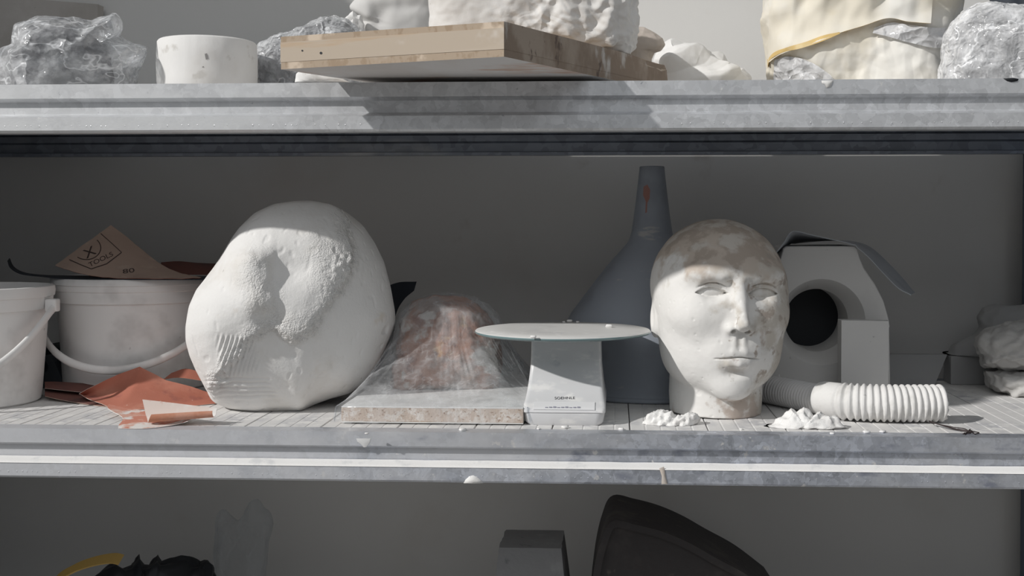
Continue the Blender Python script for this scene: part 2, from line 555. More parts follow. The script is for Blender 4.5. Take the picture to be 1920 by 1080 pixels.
M['deck'] = mat('dusty_steel_deck', (.72, .71, .70), .75, .05, layers=[((.52, .52, .54), 14, .5, .68, (1, .5, 1)), ((.80, .79, .775), 30, .5, .62), ((.42, .40, .39), 45, .66, .76)], bumps=[('noise', 200, .25, .001)])
M['plaster'] = mat('white_plaster', WHITE, .85, layers=[((.74, .72, .695), 12, .5, .7), ((.55, .52, .49), 120, .70, .78)], bumps=[('noise', 90, .15, .002), ('noise', 420, .15, .0012)], spec=.25)
M['plaster_rough'] = mat('crumbly_white_plaster', (.83, .82, .805), .9, layers=[((.72, .70, .68), 40, .55, .7)], bumps=[('noise', 260, .5, .002)], spec=.2)
M['plaster_grey'] = mat('grey_plaster', (.50, .49, .475), .9, layers=[((.60, .59, .57), 10, .45, .65), ((.36, .35, .34), 30, .6, .72)], bumps=[('noise', 120, .4, .003)], spec=.2)
M['white_plastic'] = mat('white_bucket_plastic', (.86, .85, .84), .42, layers=[((.66, .65, .64), 9, .5, .7), ((.55, .53, .51), 60, .70, .76)], bumps=[('noise', 40, .05, .002)])
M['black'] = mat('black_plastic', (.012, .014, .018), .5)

# ================================================================== setting
ZU, ZL, ZF = 0.464, -0.464, -1.0       # upper shelf, lower shelf, floor
WALL_Y = 0.6205
V, F = bevel_box((-3.2, WALL_Y, ZF), (3.2, WALL_Y + .1, 2.0), 0)
set_props(obj('wall_back', V, F, M['wall'], loc=(0, WALL_Y, ZF), smooth=False), kind='structure')
V, F = bevel_box((-9, -12.0, ZF - .06), (9, WALL_Y, ZF), 0)
set_props(obj('floor', V, F, M['floor'], loc=(0, 0, ZF), smooth=False), kind='structure')

# ------------------------------------------------------------------ shelving unit
XL, XR = -1.104, 0.891
unit = thing('shelving_frame', (-.1, .28, ZF), 'dark steel posts and grey side panel that carry the shelves', 'frame')
shelves = {ZU: thing('shelf', (-.1, .28, ZU - .0655), 'top galvanised shelf carrying the wooden board and paper parcel', 'shelf', 'galvanised shelves'),
           0.0: thing('shelf', (-.1, .28, -.0655), 'middle galvanised shelf, dusted with plaster, carrying the two heads', 'shelf', 'galvanised shelves'),
           ZL: thing('shelf', (-.1, .28, ZL - .0655), 'lowest galvanised shelf, below the picture, carrying the concrete block', 'shelf', 'galvanised shelves')}
BEAM = [(.03, 0), (0, 0), (0, -.0190), (.0105, -.0232), (.0105, -.0392), (-.0075, -.0450), (-.0075, -.0625), (-.004, -.0655),
        (.020, -.0655), (.020, -.0605), (-.001, -.0605), (-.001, -.049), (.0165, -.0415), (.0165, -.021), (.006, -.017), (.006, -.004), (.03, -.004)]
REAR = [(.565 - y, z) for y, z in BEAM][::-1]
REAR = [(.563, 0), (.535, 0), (.535, -.010), (.556, -.012), (.556, -.026), (.548, -.029), (.548, -.040), (.556, -.043), (.556, -.058), (.540, -.060), (.540, -.0655), (.563, -.0655)]
for z, fm in ((ZU, 'galv'), (0.0, 'galv_dusty'), (ZL, 'galv')):
    fb = extrude_x([(y, q + z) for y, q in BEAM], XL, XR + .05, M[fm], 'front_beam', shelves[z])
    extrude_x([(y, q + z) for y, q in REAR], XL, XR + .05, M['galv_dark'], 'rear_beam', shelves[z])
    # plaster dust lying on the slanted ledge of the beam
    if z == 0.0:
        xs = np.linspace(XL, XR + .05, 500)
        wv = .0007 * np.array([perlin([x * 22, 3, 1]) for x in xs])
        rows = [(.0095, -.0398), (.004, -.0413), (-.003, -.0434), (-.0072, -.0448), (-.0079, -.0458)]
        S = np.array([[(x, y - .0006, q + .0009 + (w if k < 4 else 0)) for k, (y, q) in enumerate(rows)] for x, w in zip(xs, wv)])
        Vs, Fs = S.reshape(-1, 3), grid_faces(len(xs), len(rows))
        set_props(obj('dust_line', Vs, Fs, M['ledge'], fb), kind='stuff')
# a row of tiny pressed dimples along each front beam
for z, off in ((ZU, 0), (0.0, 7)):
    fb = [c for c in shelves[z].children if c.name.startswith('front_beam')][0]
    rs = random.Random(4 + off); ms = []
    x = -.78
    while x < .80:
        if rs.random() < .68:
            ms.append(bevel_box((x, -.0077, z - .0575 + rs.uniform(-.001, .001)), (x + rs.uniform(.0008, .0018), -.0073, z - .0553 + rs.uniform(-.001, .0005)), .0003, 1))
        x += rs.uniform(.006, .012)
    set_props(obj('pressed_dimples', *join(*ms), M['galv_dusty'] if z == 0 else M['galv'], fb), kind='stuff')

# deck planks: ribbed steel strips running front to back
def plank_profile(w):
    pts = [(.0008, -.018), (.0008, -.0006), (.0016, 0)]
    n = 5
    for k in range(1, n):
        x = w * k / n
        pts += [(x - .0016, 0), (x - .0007, -.0005), (x + .0007, -.0005), (x + .0016, 0)]
    pts += [(w - .0016, 0), (w - .0008, -.0006), (w - .0008, -.018)]
    return pts
PW = .105
proto = None
for z in (ZU, 0.0, ZL):
    for k in range(19):
        x = XL + k * PW
        if proto is None:
            pr = plank_profile(PW); n = len(pr)
            V = np.array([(x + a, y, b) for y in (.0305, .534) for a, b in pr])
            V[:, 2] += z
            F = [(i, (i + 1) % n, (i + 1) % n + n, i + n) for i in range(n)] + [list(range(n))[::-1], list(range(n, 2 * n))]
            proto = obj('deck_plank', V, [f[::-1] for f in F], M['deck'], shelves[z], smooth=False)
        else:
            c = proto.copy(); COL.objects.link(c)
            c.parent = shelves[z]; c.location = (k * PW, 0, 0)
# the folded lip of the deck behind the beam edge
for z in (ZU, 0.0, ZL):
    extrude_x([(.030, z - .0001), (.0305, z - .0001), (.0305, z - .02), (.030, z - .02)], XL, XR, M['deck'], 'deck_lip', shelves[z])

def angle_post(x, y, sx, sy):
    a = bevel_box((min(x, x + sx * .042), y, ZF), (max(x, x + sx * .042), y + .003 * sy if sy > 0 else y + .003, ZU + .02), 0)
    b = bevel_box((min(x, x + sx * .003), min(y, y + sy * .042), ZF), (max(x, x + sx * .003), max(y, y + sy * .042), ZU + .02), 0)
    obj('post', *join(a, b), M['post'], unit, smooth=False)
xr = P(1914, 620, .565).x
angle_post(xr + .045, .566, -1, 1)
angle_post(XR + .055, -.012, -1, -1)
angle_post(XL - .003, .566, 1, 1)
angle_post(XL - .003, -.012, 1, -1)
obj('unseen_side_panel', *bevel_box((XL - .012, -.06, ZF), (XL - .004, .61, 1.25), 0), M['post'], unit, smooth=False)
obj('unseen_side_panel', *bevel_box((XR + .10, -.012, ZF), (XR + .108, .61, 1.25), 0), M['post'], unit, smooth=False)  # right panel added out of view to darken the right end of the wall

# ================================================================== middle shelf
# ------------------------------------------------------------------ large plaster head lying on its jaw
OUT = [(552,377),(512,383),(478,400),(448,429),(431,453),(416,476),(399,504),(384,525),(369,544),(356,574),(349,613),(349,638),(356,668),(367,694),(380,719),(388,734),(395,749),(405,757),(435,767),(473,774),(512,776),(552,777),(565,775),(584,762),(618,749),(657,738),(682,719),(712,677),(733,630),(742,600),(740,579),(732,540),(720,493),(703,459),(682,425),(652,400),(618,383),(584,377)]
BH_Y = .205
def px_of(V):
    """pixel position of points (to lay features of the big head where they are)"""
    q = (V - np.array(CAM)) @ np.array(CROT)
    return PPX + FPX * q[:, 0] / -q[:, 2], PPY - FPX * q[:, 1] / -q[:, 2]
def polysd(x, y, poly):
    poly = np.asarray(poly, float); d = np.full(len(x), 1e18); ins = np.zeros(len(x), bool)
    p = np.stack([x, y], -1)
    for i in range(len(poly)):
        a, b = poly[i], poly[(i + 1) % len(poly)]
        e = b - a; w = p - a
        t = np.clip((w @ e) / (e @ e), 0, 1)
        d = np.minimum(d, ((w - t[:, None] * e) ** 2).sum(-1))
        c = ((a[1] > y) != (b[1] > y)) & (x < (b[0] - a[0]) * (y - a[1]) / (b[1] - a[1] + 1e-12) + a[0])
        ins ^= c
    return np.where(ins, -1, 1) * np.sqrt(d)
FACE = [(250,760),(250,300),(560,300),(640,385),(648,435),(655,470),(652,520),(630,545),(610,580),(590,615),(560,637),(530,632),(505,612),(480,634),(455,655),(425,700),(400,745),(330,800)]
GRAIN = []
def bh_disp(V, N):
    x, y = px_of(V)
    vd = ray(512, 578).normalized()
    front = sstep(-.012, -.065, (V - np.array(tuple(P(512, 578, BH_Y)))) @ np.array(tuple(vd)))
    g = lambda cx, cy, sx, sy, rot=0: np.exp(-.5 * ((((x - cx) * math.cos(rot) + (y - cy) * math.sin(rot)) / sx) ** 2 + ((-(x - cx) * math.sin(rot) + (y - cy) * math.cos(rot)) / sy) ** 2))
    wob = 8 * perlin(V * 50, 3) + 5 * perlin(V * 130, 4) + 3 * perlin(V * 280, 5)
    sd = polysd(x, y, FACE) + wob
    d = .011 * sstep(9, -11, sd)
    # nose, with an abrupt side to the right
    cut = sstep(516, 503, x + .12 * (y - 500) + 6 * perlin(V * 70, 15))
    d += .0150 * g(482, 510, 30, 22) * cut + .0075 * g(486, 494, 14, 10) * cut
    d += .0120 * g(488, 568, 26, 24, .2) * sstep(520, 507, x - .12 * (y - 566) + 6 * perlin(V * 90, 16)) + .004 * g(470, 530, 22, 30)
    d += -.011 * g(548, 505, 30, 22) + -.010 * g(505, 594, 17, 15)
    d += .009 * g(575, 575, 45, 42) + .008 * g(600, 470, 45, 40)
    d += .010 * g(420, 600, 40, 45) - .007 * g(398, 512, 30, 25) - .004 * g(438, 640, 20, 20)
    d += .006 * g(640, 500, 20, 14) * (1 + .8 * perlin(V * 140, 7))
    # ridge down to the jaw corner, chisel marks
    d += .006 * g(566, 735, 14, 50)
    ch = sstep(14, -4, polysd(x, y, [(425,632),(470,640),(480,690),(430,700)]))
    d += .0018 * ch * np.sin((x * .95 + y * .3) * .85)
    ch2 = sstep(10, -6, polysd(x, y, [(400,705),(500,712),(520,752),(410,745)]))
    d += .0012 * ch2 * (np.sin(y * .75 + 2 * perlin(V * 40, 5)) + .5 * perlin(V * 160, 6)) - .002 * ch2
    gran = .9 * sstep(26, 0, np.abs(sd + 8)) + .8 * g(490, 545, 26, 50) + .8 * g(615, 500, 34, 50) + .7 * g(560, 610, 34, 22)
    front = front * sstep(.12, .62, -N @ np.array(tuple(vd)))
    d = d * front + (.0008 * perlin(V * 330, 8)) * np.clip(gran, 0, 1) * front
    GRAIN.append(np.clip(gran * 1.1 - .22 + .35 * perlin(V * 60, 17), 0, 1) * front)
    d += .0016 * fbm(V * 11, 10, 3) - .0009 * sstep(.35, .6, perlin(V * np.array([120, 120, 50]), 12))
    d -= .004 * sstep(.3, .6, perlin(V * 60, 14)) * sstep(700, 735, x)
    return d
big_head = blob(OUT, (512, 578), BH_Y, .125, .16, n=560, m=260, e=.92, ey=.95, disp=bh_disp, smooth_r=2, zmin=.0)
M['cast'] = mat('white_cast_plaster', (.82, .81, .795), .85, layers=[((.74, .715, .68), 9, .52, .75), ((.72, .665, .60), 14, .64, .80), ((.42, .39, .36), 130, .715, .77, (1, 1, .5))], bumps=[('noise', 240, .28, .0016), ('noise', 60, .12, .002)], spec=.2)
t = set_props(obj('plaster_cast', *big_head, M['cast'], loc=P(520, 777, .2).xz.to_3d() if False else (P(520, 700, BH_Y).x, BH_Y, 0)),
              'large white plaster cast of a rough swollen head lying on its jaw', 'sculpture')
at = t.data.attributes.new('grain', 'FLOAT', 'POINT'); at.data.foreach_set('value', GRAIN[-1].astype(np.float32))
_nt = M['cast'].node_tree; _b = _nt.nodes['Principled BSDF']
_a = _nd(_nt, 'ShaderNodeAttribute', attribute_name='grain'); _n = _nd(_nt, 'ShaderNodeTexNoise', Scale=430.0, Detail=2.0)
_m = _nd(_nt, 'ShaderNodeMath', operation='MULTIPLY'); _bp = _nd(_nt, 'ShaderNodeBump', Strength=1.0, Distance=.0036)
_tc = _nd(_nt, 'ShaderNodeTexCoord'); _nt.links.new(_tc.outputs['Object'], _n.inputs['Vector'])
_nt.links.new(_a.outputs['Fac'], _m.inputs[0]); _nt.links.new(_n.outputs['Fac'], _m.inputs[1]); _nt.links.new(_m.outputs[0], _bp.inputs['Height'])
_nt.links.new(_b.inputs['Normal'].links[0].from_socket, _bp.inputs['Normal']); _nt.links.new(_bp.outputs[0], _b.inputs['Normal'])

# ------------------------------------------------------------------ plaster mannequin head
def mannequin(p):
    x = np.abs(p[:, 0]); q = np.c_[x, p[:, 1], p[:, 2]]; z = p[:, 2]; y = p[:, 1]
    d = ell(q, (0, .012, .187), (.0975, .112, .0965))
    d = smin(d, ell(q, (0, -.028, .137), (.085, .068, .097)), .035)
    d = smin(d, ell(q, (0, -.034, .083), (.066, .058, .052)), .03)
    d = smin(d, ell(q, (.048, .0, .095), (.035, .05, .046)), .03)              # jaw corner
    d = smin(d, ell(q, (0, -.074, .049), (.025, .019, .019)), .022)            # chin
    d = smin(d, ell(q, (.048, -.060, .147), (.027, .026, .020)), .028)         # cheekbone
    d = smin(d, ell(q, (.032, -.0790, .2065), (.036, .017, .0095)), .022)      # brow
    d = smax(d, -ell(q, (.0365, -.1100, .1825), (.0250, .0270, .0150)), .009)  # eye socket
    d = smax(d, -ell(q, (.0135, -.1080, .187), (.0085, .014, .014)), .010)     # inner corner
    ec = (.0372, -.0735, .1815)
    u = x - .0372
    d = smin(d, ell(q, ec, (.0245, .0150, .0165)), .003)                       # lids
    almond = np.maximum(z - (.1880 - 15.0 * u ** 2), (.1752 + 9.0 * u ** 2) - z)
    front = y + .045
    ball = ell(q, ec, (.0225, .0112, .0135))
    d = smax(d, -np.maximum(np.maximum(almond, front), -ball), .0007)          # the open eye, set back to the eyeball
    def slit(d, zl, hw, x0, x1, depth):
        xm, xr = (max(x0, -x1) + x1) / 2, (x1 - max(x0, -x1)) / 2
        s = np.maximum(np.abs(z - zl) - hw, front)
        return smax(d, -np.maximum(s, -d - depth * np.clip(1.0 - ((x - xm) / xr) ** 4, -.2, 1)), .0008)
    d = slit(d, .1948 - 17.0 * (u + .001) ** 2, .0011, .0160, .0580, .0020)    # fold above the lid
    # nose
    no = cap(q, (0, -.089, .200), (0, -.1175, .141), .0072, .0082)
    no = smin(no, ell(q, (0, -.1165, .1365), (.0088, .0105, .0080)), .005)
    no = smin(no, cap(q, (.003, -.086, .165), (.012, -.099, .134), .0075, .0068), .012)
    no = smin(no, ell(q, (.0135, -.1005, .1325), (.0068, .0095, .0075)), .004)
    no = smax(no, -.55 * (y + .1165) - .835 * (z - .1290), .003)
    d = smin(d, no, .0085)
    d = smax(d, -ell(q, (.0100, -.1060, .1285), (.0042, .0100, .0034)), .0012)
    # philtrum, lips
    d = smin(d, ell(q, (0, -.080, .099), (.034, .020, .021)), .018)
    d = smin(d, cap(q, (.0058, -.0985, .120), (.0068, -.0985, .102), .0028, .0034), .005)
    d = smax(d, -cap(q, (0, -.1055, .122), (0, -.1065, .105), .0030, .0036), .004)
    upl = polycap(q, [(0, -.0988, .0982), (.008, -.0988, .0990), (.019, -.0925, .0960), (.032, -.0800, .0908)], [.0052, .0055, .0045, .0020])
    lol = polycap(q, [(0, -.0985, .0842), (.012, -.0960, .0848), (.029, -.0815, .0895)], [.0082, .0072, .0022])
    d = smin(d, upl, .005); d = smin(d, lol, .005)
    d = slit(d, .0915 - 2.0 * x ** 2 + .0014 * np.exp(-(x / .012) ** 2), .0010, -1, .0345, .0042)
    d = smax(d, -ell(q, (0, -.1010, .0700), (.021, .0105, .0060)), .008)
    # ears: flat, half worn away
    ear = ell(q, (.0890, .022, .135), (.007, .018, .028))
    ear = smax(ear, -ell(q, (.097, .018, .138), (.005, .010, .018)), .003)
    d = smin(d, ear, .006)
    # neck, cut flat
    nk = np.hypot(q[:, 0], (y - .006) * .97) - (.0665 + .0012 * np.sin(z * 40))
    nk = smax(nk, z - .12, .02)
    d = smin(d, nk, .004)
    d = smax(d, -z + .001, .0025)
    d = d + .0005 * fbm(p * 40, 31, 3) + .0006 * sstep(.55, .72, perlin(p * 130, 33))
    return d
V, F = surface_nets(mannequin, (-.108, -.142, -.004), (.108, .134, .292), .0011)
mc = P(1343, 600, .178)
base = Vector((mc.x, .178, 0))
rz = Matrix.Rotation(R(11.5), 3, 'Z') @ Matrix.Rotation(R(1.5), 3, 'Y')
V = V @ np.array(rz).T
V[:, 2] = np.maximum(V[:, 2], 0) 
V = V + np.array(tuple(base))
def patina():
    m = mat('aged_plaster_with_brown_patina', (.80, .785, .76), .72, spec=.3, bumps=[('noise', 160, .18, .0015), ('noise', 35, .12, .002)])
    nt = m.node_tree; L = nt.links.new; b = nt.nodes['Principled BSDF']
    tc = _nd(nt, 'ShaderNodeTexCoord'); sx = _nd(nt, 'ShaderNodeSeparateXYZ'); L(tc.outputs['Object'], sx.inputs[0])
    prev = b.inputs['Base Color'].links[0].from_socket
    def patch(prev, col, sc, lo, hi, zw, xw, off, z0, det=5):
        mp = _nd(nt, 'ShaderNodeMapping'); mp.inputs['Location'].default_value = off
        L(tc.outputs['Object'], mp.inputs[0])
        nz = _nd(nt, 'ShaderNodeTexNoise', Scale=sc, Detail=det, Roughness=.55); L(mp.outputs[0], nz.inputs['Vector'])
        a = _nd(nt, 'ShaderNodeMath', operation='MULTIPLY_ADD'); L(sx.outputs['Z'], a.inputs[0]); a.inputs[1].default_value = zw; a.inputs[2].default_value = -zw * z0
        c = _nd(nt, 'ShaderNodeMath', operation='MULTIPLY_ADD'); L(sx.outputs['X'], c.inputs[0]); c.inputs[1].default_value = xw; L(a.outputs[0], c.inputs[2])
        s = _nd(nt, 'ShaderNodeMath', operation='ADD'); L(nz.outputs['Fac'], s.inputs[0]); L(c.outputs[0], s.inputs[1])
        mr = _nd(nt, 'ShaderNodeMapRange'); mr.interpolation_type = 'SMOOTHSTEP'; mr.inputs['From Min'].default_value = lo; mr.inputs['From Max'].default_value = hi
        L(s.outputs[0], mr.inputs['Value'])
        mx = _nd(nt, 'ShaderNodeMix', data_type='RGBA'); L(mr.outputs[0], mx.inputs['Factor']); L(prev, mx.inputs['A']); mx.inputs['B'].default_value = (*col, 1)
        return mx.outputs['Result']
    c = patch(prev, (.58, .54, .485), 20, .50, .66, .6, 1.9, (0, 0, 0), .17)
    c = patch(c, (.56, .49, .425), 13, .43, .53, 3.4, .5, (.4, .2, .1), .205)
    c = patch(c, (.44, .375, .32), 20, .53, .61, 3.0, .5, (.1, .7, .3), .215)
    c = patch(c, (.60, .56, .51), 30, .58, .70, 2.0, .3, (.7, .7, .3), .22)
    c = patch(c, (.42, .365, .32), 50, .63, .73, 0, 1.2, (.9, .3, .5), .1)
    c = patch(c, (.50, .43, .38), 26, .62, .74, -1.5, .6, (.2, .3, .8), .08)
    L(c, b.inputs['Base Color'])
    return m
M['patina'] = patina()
set_props(obj('mannequin_head', V, F, M['patina'], loc=base), 'smooth bald plaster mannequin head with brown patina and closed lips', 'sculpture')

# ------------------------------------------------------------------ kitchen scale with glass plate
M['scale_plastic'] = mat('scale_silver_plastic', (.66, .66, .67), .35, layers=[((.80, .79, .78), 18, .52, .66, (1, 1, 2.2)), ((.52, .53, .56), 22, .60, .70)], bumps=[('noise', 120, .08, .001)])
M['glass_dusty'] = mat('dusty_glass', (.72, .715, .70), .5, layers=[((.64, .635, .63), 16, .52, .68, (1, 1.5, 1)), ((.84, .83, .815), 40, .6, .7)], bumps=[('noise', 150, .2, .001)])
M['glass_edge'] = mat('green_glass_edge', (.16, .24, .25), .08, spec=.9)
M['ink'] = mat('dark_print', (.03, .03, .035), .6)
M['ink_faint'] = mat('worn_print', (.30, .30, .36), .6)
M['panel_grey'] = mat('scale_display', (.74, .74, .75), .3)
sc_c = P(1063, 640, .15)
scale = thing('kitchen_scale', (sc_c.x, .15, 0), 'silver kitchen scale with a dusty round glass plate', 'scale')
cx = sc_c.x
# base tray
def loft(rings):
    n = len(rings[0]); V = np.vstack([np.asarray(r, float) for r in rings])
    F = grid_faces(len(rings), n, wrap_v=True, flip=True)
    F.append(list(range(n))); F.append(list(range((len(rings) - 1) * n, len(rings) * n))[::-1])
    return V, F
def rrect(x0, x1, y0, y1, z, r=.012, k=5):
    pts = []
    for (px_, py_, a0) in ((x1 - r, y1 - r, 0), (x0 + r, y1 - r, 90), (x0 + r, y0 + r, 180), (x1 - r, y0 + r, 270)):
        for i in range(k + 1):
            a = R(a0 + 90 * i / k); pts.append((px_ + r * math.cos(a), py_ + r * math.sin(a), z))
    return pts
wb = .0555
V, F = loft([rrect(cx - wb + .005, cx + wb - .005, .060, .222, 0.0), rrect(cx - wb + .002, cx + wb - .002, .057, .225, .004), rrect(cx - wb, cx + wb, .055, .227, .0165), rrect(cx - wb, cx + wb, .055, .227, .0175)])
obj('base', V, [f[::-1] for f in F], M['scale_plastic'], scale, sharp=40)
# body: side profile (front y, back y, half width, z) swept upwards
prof = [(.055, .226, .0565, .0182), (.0555, .226, .0568, .0215), (.060, .224, .0565, .0255), (.069, .222, .0555, .030), (.080, .220, .0545, .036),
        (.090, .218, .0535, .043), (.0985, .216, .0525, .052), (.1055, .214, .0515, .062), (.111, .213, .0505, .073), (.115, .212, .0500, .085), (.118, .211, .0498, .098), (.1195, .211, .0497, .1135)]
V, F = loft([rrect(cx - w, cx + w, a, b, z, .006) for a, b, w, z in prof])
body = obj('body', V, [f[::-1] for f in F], M['scale_plastic'], scale, sharp=40)
def on_slope(t):   # point on the front slope between the display edges
    ys = [p[0] for p in prof]; zs = [p[3] for p in prof]
    return np.interp(t, zs, ys)
def slope_strip(x0, x1, z0, z1, off, m, name, n=4):
    zz = np.linspace(z0, z1, n)
    S = np.array([[(x, on_slope(z) - off, z + off * .6) for z in zz] for x in (x0, x1)])
    V = np.vstack([S.reshape(-1, 3), S.reshape(-1, 3) + np.array([0, off, -off * .8])])
    k = 2 * n
    F = grid_faces(2, n) + [tuple(i + k for i in f[::-1]) for f in grid_faces(2, n)]
    rim = list(range(n)) + list(range(2 * n - 1, n - 1, -1))
    F += [(rim[(i + 1) % k], rim[i], rim[i] + k, rim[(i + 1) % k] + k) for i in range(k)]
    return obj(name, V, F, m, body, smooth=False)
slope_strip(cx - .042, cx + .042, .0218, .0305, .0012, M['panel_grey'], 'display')
for k in range(9): slope_strip(cx - .026 + .0055 * k, cx - .022 + .0055 * k, .0238, .0246 + .0004 * (k % 3), .0018, M['ink_faint'], 'display_print')
# glass plate
GP = Vector((P(1055, 620, .15).x, .15, .1180))
V, F = lathe([(0, .0), (.123, .0), (.1265, .0012), (.1275, .0028)], GP, 128)
e = lathe([(.1275, .0028), (.1265, .0044)], GP, 128)
tp = lathe([(.1265, .0044), (.1255, .0054), (.08, .0056), (0, .0056)], GP, 128)
pl = obj('glass_plate', *join((V, F), e, tp), [M['glass_dusty'], M['glass_edge']], scale, midx=[1] * (len(F) + len(e[1])) + [0] * len(tp[1]), sharp=60)
V, F = lathe([(0, -.004), (.032, -.004), (.036, 0), (0, 0)], GP, 32)
obj('plate_support', V - np.array([0, 0, .0004]), F, M['scale_plastic'], scale)
PLATE_FLAKES = ['largest plaster crumb at the far rim of the glass plate', 'tiny plaster speck left of the crumb at the far rim of the glass plate', 'tiny plaster speck right of the crumb at the far rim of the glass plate',
                'plaster flake at the right on the glass plate', 'plaster flake at the near left edge of the glass plate']
for k, (px_, py_, s) in enumerate(((1068, 604, .0030), (1057, 605, .0016), (1083, 605, .0018), (1142, 614, .0035), (1000, 634, .0028))):
    c = PZ(px_, py_, GP.z + .0056)
    V = np.array(bevel_box((-s * 1.4, -s, 0), (s * 1.4, s, s * 1.3), s * .4, 1)[0]); F = bevel_box((-s, -s, 0), (s, s, s), s * .4, 1)[1]
    V = V + .4 * s * np.c_[perlin(V * 400, k), perlin(V * 400, k + 1), np.zeros(len(V))] + np.array(tuple(c))
    set_props(obj('plaster_flake', V, F, M['plaster_rough'], loc=c), PLATE_FLAKES[k], 'debris', 'plaster flakes on the glass plate')

# ------------------------------------------------------------------ printed marks laid on a surface
def text_tris(body_, size, ext=0):
    cu = bpy.data.curves.new('txt', 'FONT'); cu.body = body_; cu.size = size; cu.align_x = 'CENTER'; cu.align_y = 'CENTER'
    ob = bpy.data.objects.new('txt', cu); COL.objects.link(ob)
    dg = bpy.context.evaluated_depsgraph_get()
    me = bpy.data.meshes.new_from_object(ob.evaluated_get(dg))
    bm = bmesh.new(); bm.from_mesh(me); bmesh.ops.triangulate(bm, faces=bm.faces[:])
    bmesh.ops.subdivide_edges(bm, edges=bm.edges[:], cuts=1, use_grid_fill=False)
    bmesh.ops.triangulate(bm, faces=bm.faces[:])
    bm.verts.index_update()
    V = np.array([(v.co.x, v.co.y) for v in bm.verts]); F = [[v.index for v in f.verts] for f in bm.faces]
    bm.free(); bpy.data.meshes.remove(me); bpy.data.objects.remove(ob, do_unlink=True); bpy.data.curves.remove(cu)
    return V, F
def bvh_of(o):
    mw = Matrix.Translation(root_loc(o))
    return BVHTree.FromPolygons([mw @ v.co for v in o.data.vertices], [list(p.vertices) for p in o.data.polygons])
def decal(name, px_pts, F, target, m, parent, off=.0004):
    bt = bvh_of(target); V = []
    for x, y in px_pts:
        d = ray(x, y).normalized()
        h, n, i, ds = bt.ray_cast(CAM, d)
        if h is None:
            h, n, i, ds = bt.find_nearest(CAM + d * 1.6)
        if n.dot(d) > 0: n = -n
        V.append(h + n * off)
    return obj(name, A(V), F, m, parent, smooth=False)
def text_px(body_, cxp, cyp, h, wide, ang):
    V, F = text_tris(body_, 1.0)
    V = V - (V.max(0) + V.min(0)) / 2
    V = V / (V.max(0) - V.min(0)) * np.array([wide, h])
    a = R(ang); x = V[:, 0] * math.cos(a) - V[:, 1] * math.sin(a); y = V[:, 0] * math.sin(a) + V[:, 1] * math.cos(a)
    return np.c_[cxp + x, cyp - y], F
decal('brand_print', *text_px('SOEHNLE', 1059, 746.5, 4.6, 38, 1), body, M['ink'], body)

# ------------------------------------------------------------------ clay head under plastic on a chipboard
M['chip'] = mat('chipboard_edge', (.60, .49, .41), .9, layers=[((.72, .65, .59), 110, .50, .58), ((.36, .24, .17), 210, .58, .65, (.6, 1, 1)), ((.14, .09, .06), 300, .64, .70, (.7, 1, 1))], bumps=[('noise', 350, .5, .002)])
M['laminate'] = mat('white_laminate', (.80, .79, .77), .5, layers=[((.70, .69, .67), 20, .55, .7)])
bx0, bx1 = P(640, 790, .056).x, P(981, 790, .056).x
CY = .285
ch = thing('covered_clay_head', ((bx0 + bx1) / 2, .17, 0), 'terracotta clay head on a chipboard under a clear plastic sheet', 'sculpture')
bd0, bd1 = .056, .395
obj('chipboard', *bevel_box((bx0, bd0, .0035), (bx1, bd1, .0225), .0006, 1), M['chip'], ch, smooth=False)
obj('laminate', *bevel_box((bx0, bd0, .0226), (bx1, bd1, .0245), .0004, 1), M['laminate'], ch, smooth=False)
obj('laminate', *bevel_box((bx0, bd0, .0018), (bx1, bd1, .0034), .0004, 1), M['laminate'], ch, smooth=False)
obj('batten', *bevel_box((bx0 + .03, bd0 + .04, 0), (bx1 - .03, bd1 - .02, .0017), 0), M['chip'], ch, smooth=False)
def clay_mat():
    return mat('terracotta_clay', (.40, .225, .165), .85, layers=[((.34, .27, .24), 14, .46, .60), ((.48, .29, .16), 15, .60, .65), ((.60, .56, .53), 12, .56, .62, (1, 1, 1.2)), ((.27, .15, .12), 26, .58, .68)], bumps=[('noise', 60, .6, .006), ('cell', 80, .3, .004)])
M['clay'] = clay_mat()
CLAY = [(735,745),(737,690),(741,640),(752,600),(775,572),(820,556),(868,559),(915,586),(935,620),(938,680),(932,745)]
V, F = blob(CLAY, (838, 660), CY, .085, .085, n=150, m=80, e=.8, ey=.95, zmin=.0247, disp=lambda V, N: .007 * fbm(V * 22, 40, 4) + .004 * creases(V, 30, 41))
obj('clay_head', V, F, M['clay'], ch)
# the sheet: a dome over the clay, then straight tent sides to the edges of the board
nth, nt_ = 480, 90
th = np.linspace(0, 2 * math.pi, nth, endpoint=False)
top = P(840, 549, CY); zt = top.z
rxd, ryd = .0905, .094
foot_cx, foot_cy = (bx0 + bx1) / 2, (bd0 + bd1) / 2
hx, hy = (bx1 - bx0) / 2 + .004, (bd1 - bd0) / 2 + .006
def rect_r(th, a, b, p=12): return (np.abs(np.cos(th) / a) ** p + np.abs(np.sin(th) / b) ** p) ** (-1 / p)
S = np.empty((nth, nt_, 3))
_c = np.c_[np.cos(th), np.sin(th), 0 * th]
fold = creases(_c, 2.2, 50, 3, 1.2) + .45 * ridged(_c, 6.0, 51, 2) * (.4 + perlin(_c * 1.7, 52)) + .42 * ridged(_c, 15.0, 53, 1) * (.5 + perlin(_c * 2.3, 54))
fold2 = creases(_c, 1.8, 55, 2, .5)
zs = 0.70   # share of the tent side
tt = np.linspace(0, 1, nt_)
tan_z = zt - .062                       # where the sheet leaves the clay
